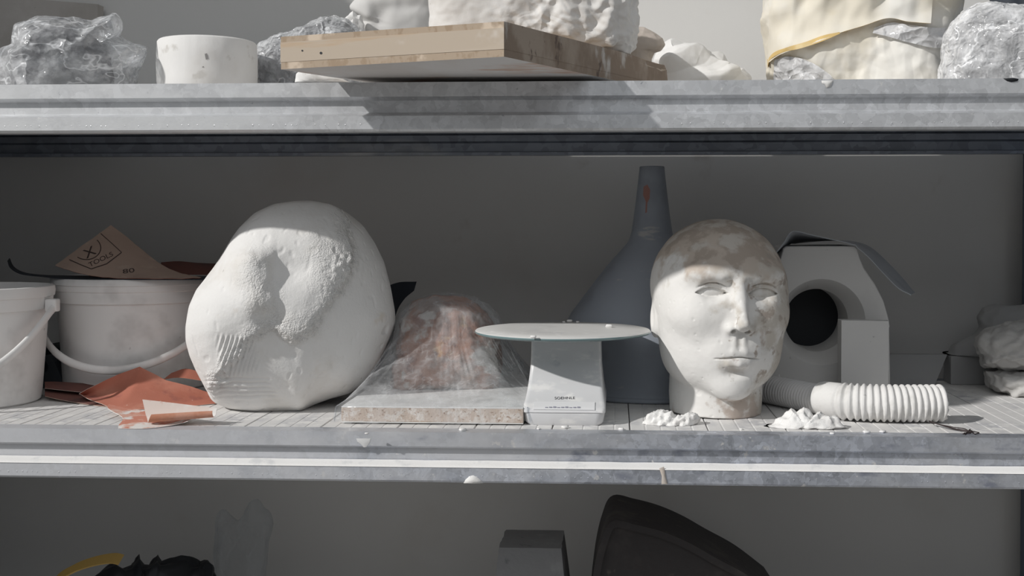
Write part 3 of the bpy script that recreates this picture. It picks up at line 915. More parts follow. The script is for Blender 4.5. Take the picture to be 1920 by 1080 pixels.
for j, u in enumerate(tt):
    if u < .40:                           # dome
        a = (u / .40) * R(84)
        s, zz = math.sin(a) ** .92, zt - (zt - tan_z) * (1 - math.cos(a)) / (1 - math.cos(R(84)))
        r_x, r_y = rxd * s, ryd * s
        cxx, cyy = top.x, CY
        X = cxx + r_x * np.cos(th); Y = cyy + r_y * np.sin(th); Z = np.full(nth, zz)
        amp = .0012 * (u / .40)
    elif u < .88:                         # tent side
        v = (u - .40) / .48
        vv = v ** 1.12
        X0 = top.x + rxd * np.cos(th); Y0 = CY + ryd * np.sin(th)
        rr = rect_r(th, hx, hy)
        X1 = foot_cx + rr * np.cos(th); Y1 = foot_cy + rr * np.sin(th)
        X = X0 + (X1 - X0) * vv; Y = Y0 + (Y1 - Y0) * vv
        Z = tan_z + (.0262 - tan_z) * v * np.ones(nth)
        amp = .0012 + .0055 * math.sin(math.pi * min(v * 1.0, 1)) * (1 - .3 * v)
        sag = .006 * math.sin(math.pi * v)
        X = X - (X - foot_cx) * sag / .12 * (.5 + .5 * fold2); Y = Y - (Y - foot_cy) * sag / .12 * (.5 + .5 * fold2)
        if v > .97: amp *= .4
    else:                                 # hanging down over the board edge
        v = (u - .88) / .12
        rr = rect_r(th, hx + .0015 + .004 * v, hy + .001 + .002 * v)
        X = foot_cx + rr * np.cos(th); Y = foot_cy + rr * np.sin(th)
        Z = .0262 - (.0262 - .004) * v + .004 * v * fold
        amp = .0022
    jit = perlin(np.c_[np.cos(th) * 9, np.sin(th) * 9, np.full(nth, u * 4)], 60) * .35
    d = amp * (fold + jit)
    nx, ny = np.cos(th), np.sin(th)
    S[:, j, 0] = X + nx * d; S[:, j, 1] = Y + ny * d; S[:, j, 2] = np.maximum(Z + (perlin(np.c_[X * 60, Y * 60, Z * 60], 61) * .002 if u < .4 else 0), .001)
lim = (bd0 + .0) 
V = S.reshape(-1, 3)
low = V[:, 2] < .0262
V[low & (V[:, 1] < foot_cy), 1] = np.minimum(V[low & (V[:, 1] < foot_cy), 1], bd0 - .001)
Fq = grid_faces(nth, nt_, wrap_u=True, flip=True)
M['film_tent'] = film('clear_plastic_sheet', .05, .24, streak=.30, sscale=34, stretch=(1, 1, .16), rough=.16, bump=.35, bscale=40, lines=.35)
obj('plastic_sheet', V, Fq, M['film_tent'], ch)

# ------------------------------------------------------------------ big grey funnel, mouth down
M['funnel'] = mat('blue_grey_plastic', (.33, .36, .41), .5, layers=[((.26, .285, .325), 7, .45, .65), ((.46, .46, .46), 24, .64, .7, (.5, .5, 1.6)), ((.12, .08, .08), 30, .70, .75)], bumps=[('noise', 50, .1, .002)])
M['rust'] = mat('reddish_smear', (.36, .19, .16), .8)
fc = P(1222, 600, .40)
def zf(y, Y=.40): return P(1222, y, Y).z
s = 1.9 / FPX
fpro = [(.150, 0), (.152, .004), (.1515, .012), (.147, .016), (.145, zf(640)), (.143, zf(606)), (.133, zf(585)), (.116, zf(560)), (.093, zf(525)), (.068, zf(490)), (.050, zf(468)), (.0385, zf(452)), (.034, zf(436)), (.0305, zf(410)), (.026, zf(370)), (.0225, zf(335)), (.0205, zf(313)), (.0190, zf(312)), (.0185, zf(316)), (.024, zf(370)), (.031, zf(440))]
fu = thing('funnel', (fc.x, .40, 0), 'large blue grey plastic funnel standing mouth down by the wall', 'funnel')
fo = obj('cone', *lathe(fpro, (fc.x, .40, 0), 96), M['funnel'], fu)
V, F = lathe([(.1525, .0005), (.1555, .001), (.1560, .006), (.1525, .0075)], (fc.x, .40, 0), 96)
obj('rim', V, F, M['funnel'], fu)
sm = [(1207,350),(1214,346),(1219,356),(1218,372),(1214,380),(1213,398),(1210,400),(1211,378),(1206,366)]
decal('reddish_smear', sm, [list(range(len(sm)))], fo, M['rust'], fo)

# ------------------------------------------------------------------ buckets
def bucket(name, label, cx, cy, r_top, r_base, h, lid, ang0, drop, handle_r=.0035, front=.012):
    b = thing(name, (cx, cy, 0), label, 'bucket')
    rr = lambda z: r_base + (r_top - .006 - r_base) * z / h
    band = h * .80
    pr = [(0, 0), (r_base - .004, 0), (r_base, .003), (rr(band), band)]
    pr += [(rr(band) + .002, band), (rr(band) + .0045, band + .001), (r_top - .002, h - .018), (r_top - .0022, h - .017), (r_top, h - .016), (r_top + .0012, h - .008), (r_top, h - .001), (r_top - .0015, h)]
    pr += [(r_top - .006, h), (r_top - .008, h - .004), (rr(h * .5) - .004, h * .5), (r_base - .006, .006), (0, .005)]
    shell = obj('bucket_shell', *lathe(pr, (cx, cy, 0), 128), M['white_plastic'], b, sharp=35)
    if lid:
        V, F = lathe([(0, h + .0015), (r_top - .012, h + .0015), (r_top - .010, h + .004), (r_top + .001, h + .0045), (r_top + .0026, h + .002), (r_top + .003, h - .006), (r_top + .0015, h - .0065), (r_top + .0013, h + .0005), (0, h + .0003)], (cx, cy, 0), 128)
        obj('lid', V, F, M['white_plastic'], b, sharp=35)
    # ears and handle
    ears = []
    for sgn in (-1, 1):
        a = R(ang0) + (0 if sgn > 0 else math.pi)
        ex, ey = cx + (r_top + .006) * math.cos(a), cy + (r_top + .006) * math.sin(a)
        ears.append((ex, ey))
        V, F = bevel_box((ex - .009, ey - .009, band - .004), (ex + .009, ey + .009, band + .016), .003, 2, rotz=a)
        obj('ear', V, F, M['white_plastic'], b)
    (x1, y1), (x0, y0) = ears[1], ears[0]
    mid = Vector(((x0 + x1) / 2, (y0 + y1) / 2, 0)); ax = Vector((x1 - x0, y1 - y0, 0)) / 2
    fr = Vector((ax.y, -ax.x, 0)).normalized()
    if fr.y > 0: fr = -fr
    path = []
    for k in range(49):
        t = math.pi * k / 48
        out = rr(band) + .010
        path.append(mid - ax * 1.03 * math.cos(t) + fr * (out + front) * math.sin(t) ** .8 + Vector((0, 0, band + .004 - drop * math.sin(t) ** 1.05)))
    pa = np.array([tuple(q) for q in path])
    V, F = tube(pa, handle_r, 10)
    # flat strap: taller than thick
    idx = np.repeat(np.arange(49), 10); V[:, 2] = pa[idx, 2] + (V[:, 2] - pa[idx, 2]) * 1.7
    obj('handle', V, F, M['white_plastic'], b)
    return b
c1 = P(-58, 700, .215)
bucket('bucket', 'open white plastic bucket at the left end of the middle shelf', c1.x, .215, .123, .103, .180, False, 4, .112, .0042)
c2 = P(262, 650, .418)
bucket('bucket', 'white plastic bucket with a lid standing behind the plaster cast', c2.x, .418, .138, .122, .182, True, 186, .106, .0042)

# ------------------------------------------------------------------ sandpaper
M['sand'] = mat('red_brown_abrasive', (.47, .17, .115), .95, layers=[((.56, .24, .17), 12, .5, .7), ((.36, .13, .10), 25, .55, .7), ((.70, .55, .48), 160, .68, .74)], bumps=[('noise', 600, .4, .0008)])
M['sand_back'] = mat('brown_backing_paper', (.56, .42, .345), .85, layers=[((.46, .34, .28), 9, .5, .7), ((.62, .49, .41), 30, .55, .7)])
M['sand_dark'] = mat('dark_red_abrasive', (.20, .085, .07), .95, layers=[((.13, .07, .065), 14, .5, .7)])
M['paper_edge'] = mat('torn_paper_edge', (.62, .50, .44), .9)
M['sand_white'] = mat('plaster_smeared_abrasive', (.60, .25, .18), .95, layers=[((.78, .75, .72), 16, .50, .56), ((.68, .40, .32), 40, .5, .65)], bumps=[('noise', 500, .4, .0008)])
M['sand_in'] = mat('pale_inner_sandpaper', (.72, .62, .57), .9, layers=[((.80, .78, .76), 18, .45, .6), ((.60, .30, .22), 30, .6, .68)])
M['sand_or'] = mat('orange_abrasive', (.60, .27, .17), .95, layers=[((.68, .36, .26), 16, .5, .65), ((.45, .18, .12), 30, .6, .7)], bumps=[('noise', 500, .4, .0008)])
M['print'] = mat('faded_print_ink', (.085, .06, .055), .8)
M['dark_sheet'] = mat('dark_blue_grey_sheet', (.035, .042, .055), .7)

def polyline(pts, n):
    p = A(pts); s = np.r_[0, np.cumsum(np.linalg.norm(np.diff(p, axis=0), axis=1))]
    t = np.linspace(0, s[-1], n)
    k = np.arange(1, len(s) - 1)                       # keep the corners
    t[np.abs(t[None] - s[k][:, None]).argmin(1)] = s[k]
    return np.stack([np.interp(t, s, p[:, a]) for a in range(3)], -1)
def ruled(Ec, Et, nu=40, nv=16, sharp=False):
    a, b = spline(Ec, nu), (polyline if sharp else spline)(Et, nu)
    w = np.linspace(0, 1, nv)[None, :, None]
    return a[:, None] * (1 - w) + b[:, None] * w
# printed sheet curling up off the lid of the second bucket
zl = .1885
E0 = [P(103, 498, .36), P(130, 507, .33), P(165, 516, .31), P(215, 521.5, .295), P(290, 523, .29), P(372, 522, .30)]
E1 = [P(208, 422, .40), P(228, 437, .40), P(258, 461, .395), P(295, 491, .38), P(332, 510, .36), P(378, 520, .34)]
S = ruled(E0, E1)
S += (.0012 * perlin(S.reshape(-1, 3) * 60, 70)).reshape(S.shape[:2])[..., None] * np.array([0, -.6, .8])
tsheet = sheet(S, .0006, M['sand_back'], M['sand'], 'sandpaper', None, P(260, 520, .33), edge=M['sand'])
set_props(tsheet, 'brown printed back of sandpaper curling up from the bucket lid', 'sandpaper')
# prints: frame, circle, X, TOOLS, grit number
def stroke_px(pts, w):
    p = np.asarray(pts, float); t = np.gradient(p, axis=0); t /= np.linalg.norm(t, axis=1)[:, None]
    n = np.c_[-t[:, 1], t[:, 0]]
    V = np.vstack([p + n * w / 2, p - n * w / 2]); k = len(p)
    return V, [(i, i + 1, i + 1 + k, i + k) for i in range(k - 1)]
def dense(pts, n=10):
    out = []
    for a, b in zip(pts[:-1], pts[1:]):
        for k in range(n): out.append((a[0] + (b[0] - a[0]) * k / n, a[1] + (b[1] - a[1]) * k / n))
    return out + [pts[-1]]
decal('frame_print', *stroke_px(dense([(130, 487), (150, 496), (171, 504.5)]), 1.6), tsheet, M['print'], tsheet)
decal('frame_print', *stroke_px(dense([(171, 504.5), (200, 495), (228, 473.5)]), 1.6), tsheet, M['print'], tsheet)
decal('frame_print', *stroke_px(dense([(228, 473.5), (208, 455), (189, 438)]), 1.4), tsheet, M['print'], tsheet)
arc = [(162 + 27 * math.cos(R(a)) * 1.0, 465 + 22 * math.sin(R(a))) for a in np.linspace(-42, 128, 40)]
decal('circle_print', *stroke_px(arc, 1.5), tsheet, M['print'], tsheet)
decal('letter_print', *text_px('X', 168, 473, 17, 22, 28), tsheet, M['print'], tsheet)
decal('word_print', *text_px('TOOLS', 189, 486.5, 8.5, 49, 26), tsheet, M['print'], tsheet)
decal('grit_print', *text_px('80', 241, 508, 8, 22, 8), tsheet, M['print'], tsheet)
# dark sheet under it, its left end curling up
E0 = [P(14, 489, .40), P(20, 503, .37), P(40, 514, .34), P(80, 519, .315), P(120, 523.5, .30), P(200, 525, .285), P(300, 526, .282), P(400, 525, .285)]
_q = [(18, 484), (26, 500), (46, 511), (84, 516.5), (124, 520), (204, 521), (304, 521), (404, 520)]
E1 = [P(x_, y_, e_.y + .10) for (x_, y_), e_ in zip(_q, E0)]
for i, p in enumerate(E1): p.z = max(p.z, .1875)
for p in E0: p.z = max(p.z, .1868)
set_props(sheet(ruled(E0, E1, 60, 6), .0008, M['dark_sheet'], M['dark_sheet'], 'sandpaper', None, P(200, 524, .3)), 'dark abrasive sheet lying on the bucket lid, its left end curling up', 'sandpaper')
# red sheet at the right of the lid
E0 = [P(300, 521, .42), P(330, 520, .41), P(365, 521, .40), P(420, 522, .40)]
E1 = [P(302, 492, .46), P(335, 490, .47), P(370, 493, .47), P(420, 495, .47)]
for p in E0: p.z = max(p.z, .1895)
set_props(sheet(ruled(E0, E1, 24, 10), .0006, M['sand_dark'], M['sand_dark'], 'sandpaper', None, P(360, 521, .41)), 'dark red sandpaper leaning up behind the printed sheet', 'sandpaper')

def on_deck(pts, lift=.0006):
    """pixels of points that lie at a height over the deck: (px, py, height)"""
    return [PZ(x, y, z + lift) for x, y, z in pts]
# big folded red sheet in front of the second bucket
E0 = on_deck([(148, 738, .012), (175, 752, .006), (215, 765, .001), (270, 768, .0), (330, 764, .0), (410, 757, .0)])
E1 = [P(148, 738, E0[0].y + .002), P(180, 722, .235), P(222, 702, .255), P(262, 687, .262), P(310, 712, .262), P(415, 742, .275)]
S = ruled(E0, E1, 50, 16, True)
w = np.linspace(0, 1, 16)[None, :]; S[..., 1] += .015 * np.sin(w * math.pi); S[..., 2] -= .006 * np.sin(w * math.pi)
S[..., 2] = np.maximum(S[..., 2] + .0012 * perlin(S.reshape(-1, 3) * 40, 72).reshape(S.shape[:2]), .0008)
set_props(sheet(S, .0006, M['sand'], M['sand_back'], 'sandpaper', None, P(270, 768, .16).xyz if False else PZ(270, 760, 0), edge=M['paper_edge']), 'large red sandpaper sheet with a raised peak leaning on the lidded bucket', 'sandpaper')
# two flat sheets under it
E0 = on_deck([(60, 733, .008), (110, 745, .004), (170, 757, .002), (235, 764, .0)])
E1 = on_deck([(60, 722, .016), (120, 722, .012), (180, 728, .006), (240, 735, .004)])
E0 = [PZ(84, 743, .007), PZ(115, 750, .004), PZ(170, 759, .0012), PZ(236, 766, .0008)]
E1 = [PZ(84, 729, .012), PZ(120, 731, .009), PZ(180, 738, .005), PZ(240, 742, .004)]
set_props(sheet(ruled(E0, E1, 30, 8), .0006, M['sand_dark'], M['sand_back'], 'sandpaper', None, PZ(150, 750, 0)), 'flat dark sandpaper on the deck beside the open bucket, lower of two', 'sandpaper')
E0 = [PZ(84, 728, .016), PZ(110, 731, .014), PZ(160, 736, .011), PZ(205, 738, .009)]
E1 = [PZ(84, 716, .022), PZ(110, 716, .020), PZ(160, 719, .017), PZ(200, 721, .014)]
set_props(sheet(ruled(E0, E1, 30, 8), .0006, M['sand_dark'], M['sand_back'], 'sandpaper', None, PZ(130, 730, 0), edge=M['paper_edge']), 'dark sandpaper with a pale torn edge beside the open bucket, upper of two', 'sandpaper')
# small torn piece with plaster, and the rolled one on it
E0 = [PZ(222, 803, .0008), PZ(245, 804, .0008), PZ(275, 803.5, .0008), PZ(300, 801, .0008), PZ(330, 796, .002), PZ(352, 790, .007)]
E1 = [PZ(198, 758, .012), PZ(225, 764, .009), PZ(252, 768, .007), PZ(285, 772, .006), PZ(330, 774, .008), PZ(372, 776, .012)]
S = ruled(E0, E1, 40, 14)
w = np.linspace(0, 1, 14)[None, :]
S[..., 0] += (.014 * np.sin(w * math.pi * 1.2) ** 2) * np.linspace(1, 0, 40)[:, None] ** 2
small = sheet(S, .0006, M['sand_white'], M['sand_back'], 'sandpaper', None, PZ(270, 795, 0), edge=M['plaster'])
set_props(small, 'small torn red sandpaper smeared with white plaster at the shelf front', 'sandpaper')
# rolled scrap: a trough whose back wall stands higher at its left end
n1, n2 = 36, 26
S = np.empty((n1, n2, 3))
pa, pb = PZ(281, 781, .013), PZ(402, 778, .015)
for i in range(n1):
    u = i / (n1 - 1)
    c = pa + (pb - pa) * u
    rad = .0098 - .002 * u
    for j in range(n2):
        v = j / (n2 - 1)
        a = R(-15 + 190 * min(v / .72, 1))
        up_ = max(0, v - .72) / .28
        S[i, j] = (c.x - .016 * v * (1 - u) ** 3 + .006 * (1 - v) * (1 - u) ** 3, c.y - rad * math.cos(a) + .004 * up_, c.z - rad * math.sin(a) + up_ * (.003 + .017 * (1 - u) ** 1.1))
S[..., 2] += .0052 - S[..., 2].min() + .003 * np.linspace(0, 1, n1)[:, None]
roll = sheet(S, .0006, M['sand_in'], M['sand_or'], 'sandpaper', None, PZ(340, 785, .008), edge=M['paper_edge'])
set_props(roll, 'curled orange sandpaper scrap lying on the small torn piece', 'sandpaper')
# little red bits behind the big sheet
V, F = bevel_box((-.028, -.012, 0), (.028, .012, .002), .0005, 1)
c = PZ(345, 726, 0)
for (px_, yy, sx, rot, lab) in ((338, .292, 1.0, .3, 'small red sandpaper scrap with a white speck behind the large sheet'),):
    q = P(px_, 715, yy)
    S = ruled([Vector((q.x - .028, yy, .026)), Vector((q.x, yy - .006, .030)), Vector((q.x + .04, yy, .024))], [Vector((q.x - .022, yy + .02, .034)), Vector((q.x + .004, yy + .02, .041)), Vector((q.x + .04, yy + .02, .030))], 12, 5)
    set_props(sheet(S, .0006, M['sand'], M['sand_back'], 'sandpaper', None, (q.x, yy, .025)), lab, 'sandpaper')

# ------------------------------------------------------------------ dark bracket and box behind the open bucket
M['bracket'] = mat('dark_grey_metal', (.085, .095, .11), .6, .3)
def plate_with_hole(outline, hole_c, hole_r, Y0, depth, n=72, c3=None, r_out=None, hole2=None):
    """upright plate: outline in world (x, z), round hole; star-shaped about the hole"""
    th, rr = radial_of(outline, hole_c, n)
    ring = lambda r, Y: np.c_[hole_c[0] + r * np.cos(th), np.full(n, Y), hole_c[1] + r * np.sin(th)]
    if hole2 is None: hole2 = (hole_c, hole_r)
    (hc2, hr2) = hole2
    back_hole = np.c_[hc2[0] + hr2 * np.cos(th), np.full(n, Y0 + depth), hc2[1] + hr2 * np.sin(th)]
    V = np.vstack([ring(rr, Y0), ring(np.full(n, hole_r), Y0), back_hole, ring(rr, Y0 + depth)])
    F = []
    for k in range(4):
        a, b = k * n, ((k + 1) % 4) * n
        F += [(a + i, b + i, b + (i + 1) % n, a + (i + 1) % n) for i in range(n)]
    return V, [f[::-1] for f in F]
q = [P(70, 728, .38), P(76, 668, .38), P(100, 664, .38), P(112, 675, .38), P(126, 705, .38), P(128, 728, .38)]
ol = [(p.x, max(p.z, 0.0)) for p in q]; zb = min(p[1] for p in ol); ol = [(x, 0 if z < zb + .003 else z) for x, z in ol]
hc = P(88, 685, .38)
set_props(obj('bracket', *plate_with_hole(ol, (hc.x, hc.z), .012, .36, .03, 64), M['bracket'], loc=(hc.x, .37, 0), smooth=False), 'dark metal bracket with a round hole behind the open bucket', 'hardware')
a, b = P(70, 690, .46), P(150, 650, .46)
set_props(obj('box', *bevel_box((a.x, .44, 0), (a.x + .075, .54, b.z), .003), M['dark_sheet'], loc=(a.x + .04, .49, 0)), 'dark box standing between the two buckets at the wall', 'box')

# dark scrap sticking up behind the plaster cast
E0 = [P(690, 700, .47), P(720, 690, .47), P(752, 640, .47), P(758, 600, .465)]
S = ruled([Vector((P(700, 700, .48).x, .48, .001)), P(735, 640, .48), P(742, 590, .47), P(757, 562, .46), P(776, 545, .45)],
          [Vector((P(690, 600, .49).x, .49, .001)), P(700, 600, .49), P(722, 545, .48), P(745, 530, .47), P(781, 528, .45)], 24, 8)
set_props(sheet(S, .001, M['dark_sheet'], M['dark_sheet'], 'dark_sheet', None, (P(705, 700, .48).x, .48, 0)), 'dark curled sheet whose tip shows behind the plaster cast', 'sheet')

# ------------------------------------------------------------------ house-shaped plaster mould with a round hole
MY = .30
mo_px = [(1440, 752), (1412, 700), (1411, 600), (1428, 553), (1452, 512), (1462, 490), (1470, 462), (1606, 461), (1612, 484), (1620, 503), (1640, 532), (1657, 565), (1667, 602), (1670, 752)]
mo_px[0] = (1411, 752)
ol = []
for x, y in mo_px:
    p = P(x, y, MY); ol.append((p.x, max(p.z, 0) if y < 750 else 0.0))
hc = P(1541, 604, MY)
M['mould'] = mat('smooth_mould_plaster', (.66, .65, .635), .8, layers=[((.60, .59, .575), 7, .5, .7), ((.45, .44, .43), 70, .7, .76)], bumps=[('noise', 140, .1, .001)], spec=.2)
hr1, hr2 = .0655, .0535
mould = thing('plaster_mould', (hc.x, MY + .04, 0), 'house-shaped plaster mould with a wide dark round hole', 'mould')
nh = 144
th, rr = radial_of(ol, (hc.x, hc.z), nh)
def ring_(r, Y, dx=0.0): return np.c_[hc.x + dx + r * np.cos(th), np.full(nh, Y), hc.z + r * np.sin(th)]
rs_ = [ring_(rr - .0015, MY), ring_(np.full(nh, .0675), MY), ring_(np.full(nh, .0665), MY + .001), ring_(np.full(nh, .0500), MY + .034, -.003), ring_(np.full(nh, .0495), MY + .112, -.003), ring_(rr, MY + .112), ring_(rr, MY + .0015)]
V = np.vstack(rs_); F = []
for k in range(len(rs_)):
    a, b = k * nh, ((k + 1) % len(rs_)) * nh
    F += [(a + i, a + (i + 1) % nh, b + (i + 1) % nh, b + i) for i in range(nh)]
V[:, 2] = np.maximum(V[:, 2], 0)
obj('mould_body', V, F, M['mould'], mould, sharp=25)
V, F = lathe([(0, 0), (.060, 0), (.060, .004), (0, .004)], (0, 0, 0), 48)  # black disc added behind the hole so its inside looks dark
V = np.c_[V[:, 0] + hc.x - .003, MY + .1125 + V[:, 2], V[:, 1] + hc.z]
set_props(obj('hole_dark_disc', V, F, M['black'], mould, smooth=False), 'black disc added to darken the hole')
# grey sheet bent over its top
zt = P(1540, 461, MY).z + .0012
E0 = [P(1450, 480, MY - .03), P(1470, 455, MY - .03), P(1486, 434, MY - .02), P(1520, 440, MY - .01), P(1560, 449, MY - .01), P(1598, 459, MY - .01), P(1626, 480, MY - .01), P(1655, 511, MY - .01), P(1684, 540, MY - .01), P(1708, 553, MY - .01)]
E1 = [P(1458, 470, MY + .10), P(1478, 460, MY + .10), P(1494, 456, MY + .10), P(1522, 453, MY + .10), P(1560, 451, MY + .10), P(1600, 453, MY + .10), P(1632, 464, MY + .10), P(1664, 492, MY + .10), P(1694, 524, MY + .10), P(1715, 549, MY + .10)]
M['grey_sheet'] = mat('grey_sheet_plastic', (.42, .44, .47), .6, layers=[((.34, .36, .39), 12, .5, .7)])
S = ruled(E0, E1, 60, 10)
tq = S[..., 0]
on_top = (tq > P(1500, 460, MY).x) & (tq < P(1604, 460, MY).x)
S[..., 2] = np.where(on_top, np.maximum(S[..., 2], zt + .0006), S[..., 2])
set_props(sheet(S, .0012, M['grey_sheet'], M['grey_sheet'], 'bent_sheet', None, P(1540, 458, MY)), 'bent grey sheet draped over the top of the house-shaped mould', 'sheet')
# broken plaster slab in front of the mould
sl0, sl1 = P(1577, 600, .235), P(1672, 600, .255)
c = (sl0 + sl1) / 2
bm = bmesh.new()
wv = (sl1.x - sl0.x) / 2; hgt = P(1610, 600, .24).z
nx, nz = 14, 18
front, back = [], []
for i in range(nx):
    for j in range(nz):
        u, v = i / (nx - 1), j / (nz - 1)
        x = sl0.x + 2 * wv * u
        if i == nx - 1: x += .003 * perlin([[v * 9, 1, 2]], 80)[0]
        z = hgt * v * (1 - .018 * u) if j else 0
        yb = .232 + .018 * u
        front.append((x - (.006 if i == nx - 1 else 0), yb, z)); back.append((x + .001, yb + .034, z - (.001 if j == nz - 1 else 0)))
V = np.array(front + back); k = nx * nz
F = [f for f in grid_faces(nx, nz)] + [tuple(i + k for i in f[::-1]) for f in grid_faces(nx, nz)]
rim = [i * nz for i in range(nx)] + [(nx - 1) * nz + j for j in range(1, nz)] + [i * nz + nz - 1 for i in range(nx - 2, -1, -1)] + [j for j in range(nz - 2, 0, -1)]
F += [(rim[(i + 1) % len(rim)], rim[i], rim[i] + k, rim[(i + 1) % len(rim)] + k) for i in range(len(rim))]
set_props(obj('plaster_slab', V, F, M['mould'], loc=(c.x, .25, 0), smooth=False), 'white upright plaster slab with a broken edge in front of the mould', 'slab')

# leaning panel and low block at the back right
a, b = P(1660, 735, .47), P(1752, 735, .47)
zt_ = P(1720, 666, .49).z
V = np.array([(a.x, .47, 0), (b.x, .47, 0), (b.x, .485, 0), (a.x, .485, 0), (a.x, .50, zt_), (P(1776, 670, .50).x, .50, zt_), (P(1776, 670, .50).x, .515, zt_), (a.x, .515, zt_)])
F = [(0, 1, 5, 4), (1, 2, 6, 5), (2, 3, 7, 6), (3, 0, 4, 7), (4, 5, 6, 7), (3, 2, 1, 0)]
M['grey_board'] = mat('dusty_grey_board', (.36, .36, .36), .8, layers=[((.30, .30, .30), 8, .5, .7)])
set_props(obj('panel', V, F, M['grey_board'], loc=(a.x + .04, .49, 0), smooth=False), 'grey panel leaning at the back beside the mould', 'panel')
a, b = P(1778, 722, .50), P(1885, 722, .50)
set_props(obj('block', *bevel_box((a.x, .485, 0), (b.x, .53, P(1800, 668, .485).z), .002), M['grey_board'], loc=((a.x + b.x) / 2, .50, 0), smooth=False), 'low grey block behind the cracked plaster lump', 'block')

# ------------------------------------------------------------------ corrugated hose
M['hose'] = mat('grey_hose_plastic', (.60, .595, .59), .6, layers=[((.68, .67, .66), 20, .5, .65)], bumps=[('noise', 200, .1, .001)])
M['hose_white'] = mat('plaster_coated_hose', (.76, .75, .735), .85, layers=[((.66, .65, .63), 30, .5, .65), ((.50, .49, .48), 70, .68, .74)], bumps=[('noise', 220, .4, .0012)])
hz = lambda px_, py_, Y: P(px_, py_, Y)
g_path = [P(1400, 727, .30), P(1440, 742, .262), P(1480, 752, .222), P(1515, 762, .185), P(1550, 771, .150)]
g_path = [Vector((p.x, p.y, max(p.z, .0225))) for p in g_path]
w_path = [P(1545, 771, .148), P(1580, 777, .122), P(1620, 777, .112), P(1660, 774, .108), P(1700, 768, .108), P(1740, 761, .110), P(1764, 757, .112)]
w_path = [Vector((p.x, p.y, max(p.z, .0268))) for p in w_path]
hose = thing('corrugated_hose', (w_path[2].x, w_path[2].y, 0), 'corrugated hose with one end coated in white plaster in front of the mould', 'hose')
n = 240
g = spline(g_path, n)
arc_ = np.r_[0, np.cumsum(np.linalg.norm(np.diff(g, axis=0), axis=1))]
obj('hose_body', *tube(g, .0203 + .0016 * np.sin(arc_ / .0062 * 2 * math.pi), 40), M['hose'], hose)
n = 420
w = spline(w_path, n)
arc_ = np.r_[0, np.cumsum(np.linalg.norm(np.diff(w, axis=0), axis=1))]
rad = .0243 + .0019 * np.clip(np.sin(arc_ / .0087 * 2 * math.pi) + .25, -1, 1) * sstep(.028, .034, arc_)
V, F = tube(w, rad, 56, cap=False)
V = V + .0005 * perlin(V * 130, 90)[:, None] * np.array([0, -1, .3])
# hollow end with a ragged lip
tend = (w[-1] - w[-2]) / np.linalg.norm(w[-1] - w[-2])
last = V[-56:]; cen = last.mean(0)
rag = (.0035 * (perlin(last * 170, 91) + .2))[:, None] * tend
inner1 = cen + (last - cen) * .86 + rag * .8; inner2 = cen + (last - cen) * .84 - tend * .05
k = len(V); V = np.vstack([V, cen + (last - cen) * .99 + rag, inner1, inner2])
for r_ in range(3):
    a0 = k - 56 + 56 * r_
    F += [(a0 + (i + 1) % 56, a0 + i, a0 + 56 + i, a0 + 56 + (i + 1) % 56)[::-1] for i in range(56)]
V[:, 2] = np.maximum(V[:, 2], .0004)
obj('coated_section', V, F, M['hose_white'], hose)
obj('collar', *tube(spline([w_path[0] + Vector((-.004, .004, 0)), w_path[0] * .35 + w_path[1] * .65, w_path[0] * .1 + w_path[1] * .9], 12), [.0225, .0235, .0240, .0243, .0245, .0246, .0247, .0247, .0247, .0246, .0245, .0243], 40), M['hose_white'], hose)
# wires by the hose end
M['wire'] = mat('dark_wire', (.06, .045, .045), .5, .5)
wr = thing('wire_bundle', PZ(1780, 803, 0), 'small bundle of dark loose wires by the end of the hose', 'wire')
rs = random.Random(5)
for k in range(6):
    e = rs.uniform(-1, 1)
    pts = [PZ(1742, 789 + k * .3, .0065), PZ(1765 + 3 * e, 797 + 1.5 * e, .004), PZ(1790 + 4 * e, 803 + 3 * e, .002), PZ(1815 + 8 * e, 807 + 4 * e, .0012), PZ(1830 + 12 * rs.uniform(-1, 1), 808 + 5 * rs.uniform(-1, 1), .0012), PZ(1815 + 14 * rs.uniform(-1, 1), 813 + 2 * rs.uniform(-1, 1), .001)]
    obj('wire', *tube(spline(pts, 26), .0006, 6), M['wire'], wr)

# ------------------------------------------------------------------ broken plaster lumps on the deck
def crumb(name, parts, Y, label, seed, group=None, df=.02):
    lo = [P(x, y, Y) for x, y in parts]
    c = (sum(p[0] for p in parts) / len(parts), max(p[1] for p in parts) - 12)
    V, F = blob(parts, c, Y, df, df, n=110, m=46, e=.85, zmin=0.0003,
                disp=lambda V, N: .0035 * creases(V, 75, seed, 3, .5) + .0018 * fbm(V * 120, seed, 3))
    return set_props(obj(name, V, F, M['plaster_rough'], loc=(P(c[0], c[1], Y).x, Y, 0), sharp=28), label, 'plaster', group)
crumb('plaster_crumb', [(1208,806),(1206,790),(1215,775),(1232,771),(1243,768),(1256,773),(1268,781),(1282,779),(1295,773),(1307,776),(1311,786),(1303,798),(1290,806),(1262,811),(1235,809)], .078, 'crumbly white plaster lump in front of the mannequin head neck', 101, df=.017)
crumb('plaster_crumb', [(1432,810),(1436,801),(1452,793),(1462,784),(1472,780),(1484,765),(1494,776),(1506,764),(1518,772),(1526,782),(1538,770),(1546,782),(1562,779),(1572,784),(1576,795),(1590,802),(1572,806),(1540,806),(1524,811),(1505,806),(1490,803),(1470,809),(1450,812)], .066, 'jagged white plaster shard pile in front of the hose', 111, df=.022)
